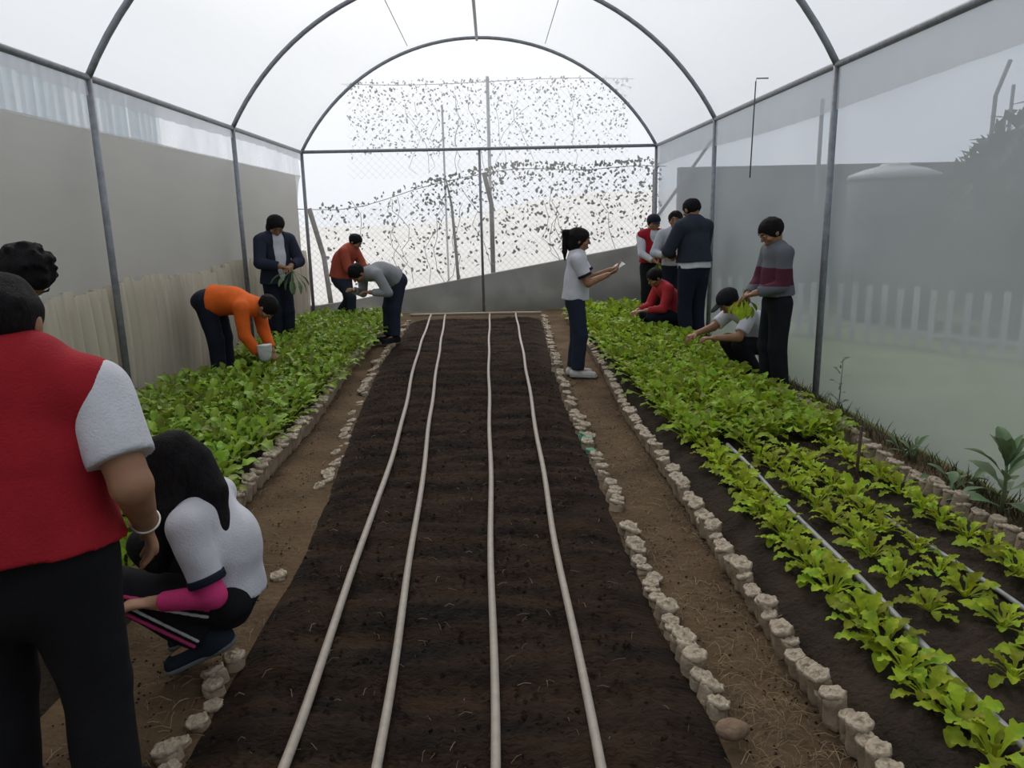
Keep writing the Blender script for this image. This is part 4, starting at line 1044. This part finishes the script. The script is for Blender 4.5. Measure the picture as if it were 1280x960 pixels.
A11 = person('tall teenager in dark navy sweater with white hem, back turned, beside right wall', 2.31, 8.7, 118, **stand(1.70, 0, .03), hands=((.06, .28, 1.05), (-.10, .28, 1.05)), poles=((.9, -.3, -.5), (-.9, -.3, -.5)),
       feet=((.09, 0, .075), (-.09, 0, .075)), look=(0, 1, -.35), shirt=WHITE, sleeve=.3, vest=('dark_sweater', (.028, .033, .047)), s2o=.012, sleeve2=('dark_sweater', (.028, .033, .047)), collar=WHITE, hem=-.035, shem=-.005, pants=DKNAVY, g=1.08)
A12 = person('child in scarlet sweater crouching in front of the tall teenager', 2.10, 9.22, 192, S=1.42, sit=1, pel=(0, -.13, .29), neck=(0, .06, .67), hands=((.10, .32, .36), (-.10, .30, .38)), bend=.05,
       feet=((.09, -.02, .07), (-.09, -.02, .07)), look=(0, .8, -.5), shirt=REDS, sleeve=1.85, pants=DKNAVY, trim=None, hem=.0)
A13 = person('boy in grey sweater with maroon chest band standing with a leafy cutting', 2.33, 6.15, 184, **stand(1.48, 0, .03), hands=((.03, .25, .84), (-.09, .24, .87)), poles=((.8, -.6, -.6), (-.5, -1, -.5)),
       feet=((.07, 0, .07), (-.07, -.04, .07)), look=(0, .82, -.5), shirt=GREY, band=banded('striped_sweater', (.125, .13, .145), (.085, .022, .038), .93, 1.07), sleeve=1.85, collar=WHITE, pants=('black_trousers', (.012, .013, .017)), hem=-.045, skin=SKIN)
A14 = person('child in white shirt and dark cap crouching and reaching into the right bed', 2.26, 6.78, 192, S=1.42, sit=1, pel=(0, -.26, .30), neck=(0, .06, .65), bend=.05, hands=((.08, .42, .44), (-.14, .36, .43)), poles=((.4, -.2, -.8), (-.5, .2, -.8)),
       feet=((.10, -.10, .07), (-.10, -.10, .07)), look=(0, .75, -.55), shirt=WHITE, sleeve=.8, cap=BLACK, pants=BLACK, hem=.0)
# things in hands
def at_hand(A, i, off=(0, 0, 0)): return Vector(A['base'] + A['wr'][i] + A['W'](off))
def sprig(name, loc, n, L, w, down, m, label, seed):
    rg = random.Random(seed); root = tag(empty(name, loc), label, 'plant'); vs, fs = [], []
    for i in range(n):
        az = i*2.4; leaf(vs, fs, (0, 0, 0), az, (PI*.72 if down else .3) + rg.uniform(-.45, .45), L*.6, L, w, .5 if down else .3, rg, .08)
    pydata('leaves', vs, fs, m, root)
    b = MB(); b.tube([(0, 0, .07), (.005, 0, .0), (.0, .004, -.05)], [.006, .007, .004], 8); b.build('stem', mat('cut_stem', (.22, .26, .12), .6), root)
    return root
sprig('leafy_cutting', at_hand(A13, 1, (.02, .085, -.03)), 9, .10, .075, True, LEAF_Y, 'leafy green cutting dangling from the hand of the maroon-banded boy', 2)
sprig('pulled_plant', at_hand(A5, 1, (.03, .09, -.05)), 8, .16, .05, True, LEAF_B, 'limp pulled plant hanging from hands of the navy-jacketed child', 5)
sprig('picked_plant', at_hand(A9, 0, (-.02, .09, -.03)), 7, .09, .05, True, LEAF_D, 'small picked plant held by the boy in red vest and cap', 7)
s_ = SDF(.006); s_.cone((0, 0, 0), (0, 0, .11), .055, .070, 0, None, [((0, 0, .11), (0, 0, 1))]).noise(.005, 60, 3)
o = s_.build('white_bag', cloth('white_plastic', (.55, .55, .54))); o.location = (-2.16, 7.02, .29); tag(o, 'crumpled white bag among leaves under the orange-sweatered child', 'bag')
b = MB(); hw = at_hand(A8, 1, (.03, .085, .045)); b.box((-.04, -.055, -.003), (.04, .055, .003)); o = b.build('note_card', cloth('white_card', (.6, .6, .58)), smooth=False); o.location = hw; o.rotation_euler = (.2, -.5, .1)
tag(o, 'small pale card held up by the ponytailed girl', 'card')
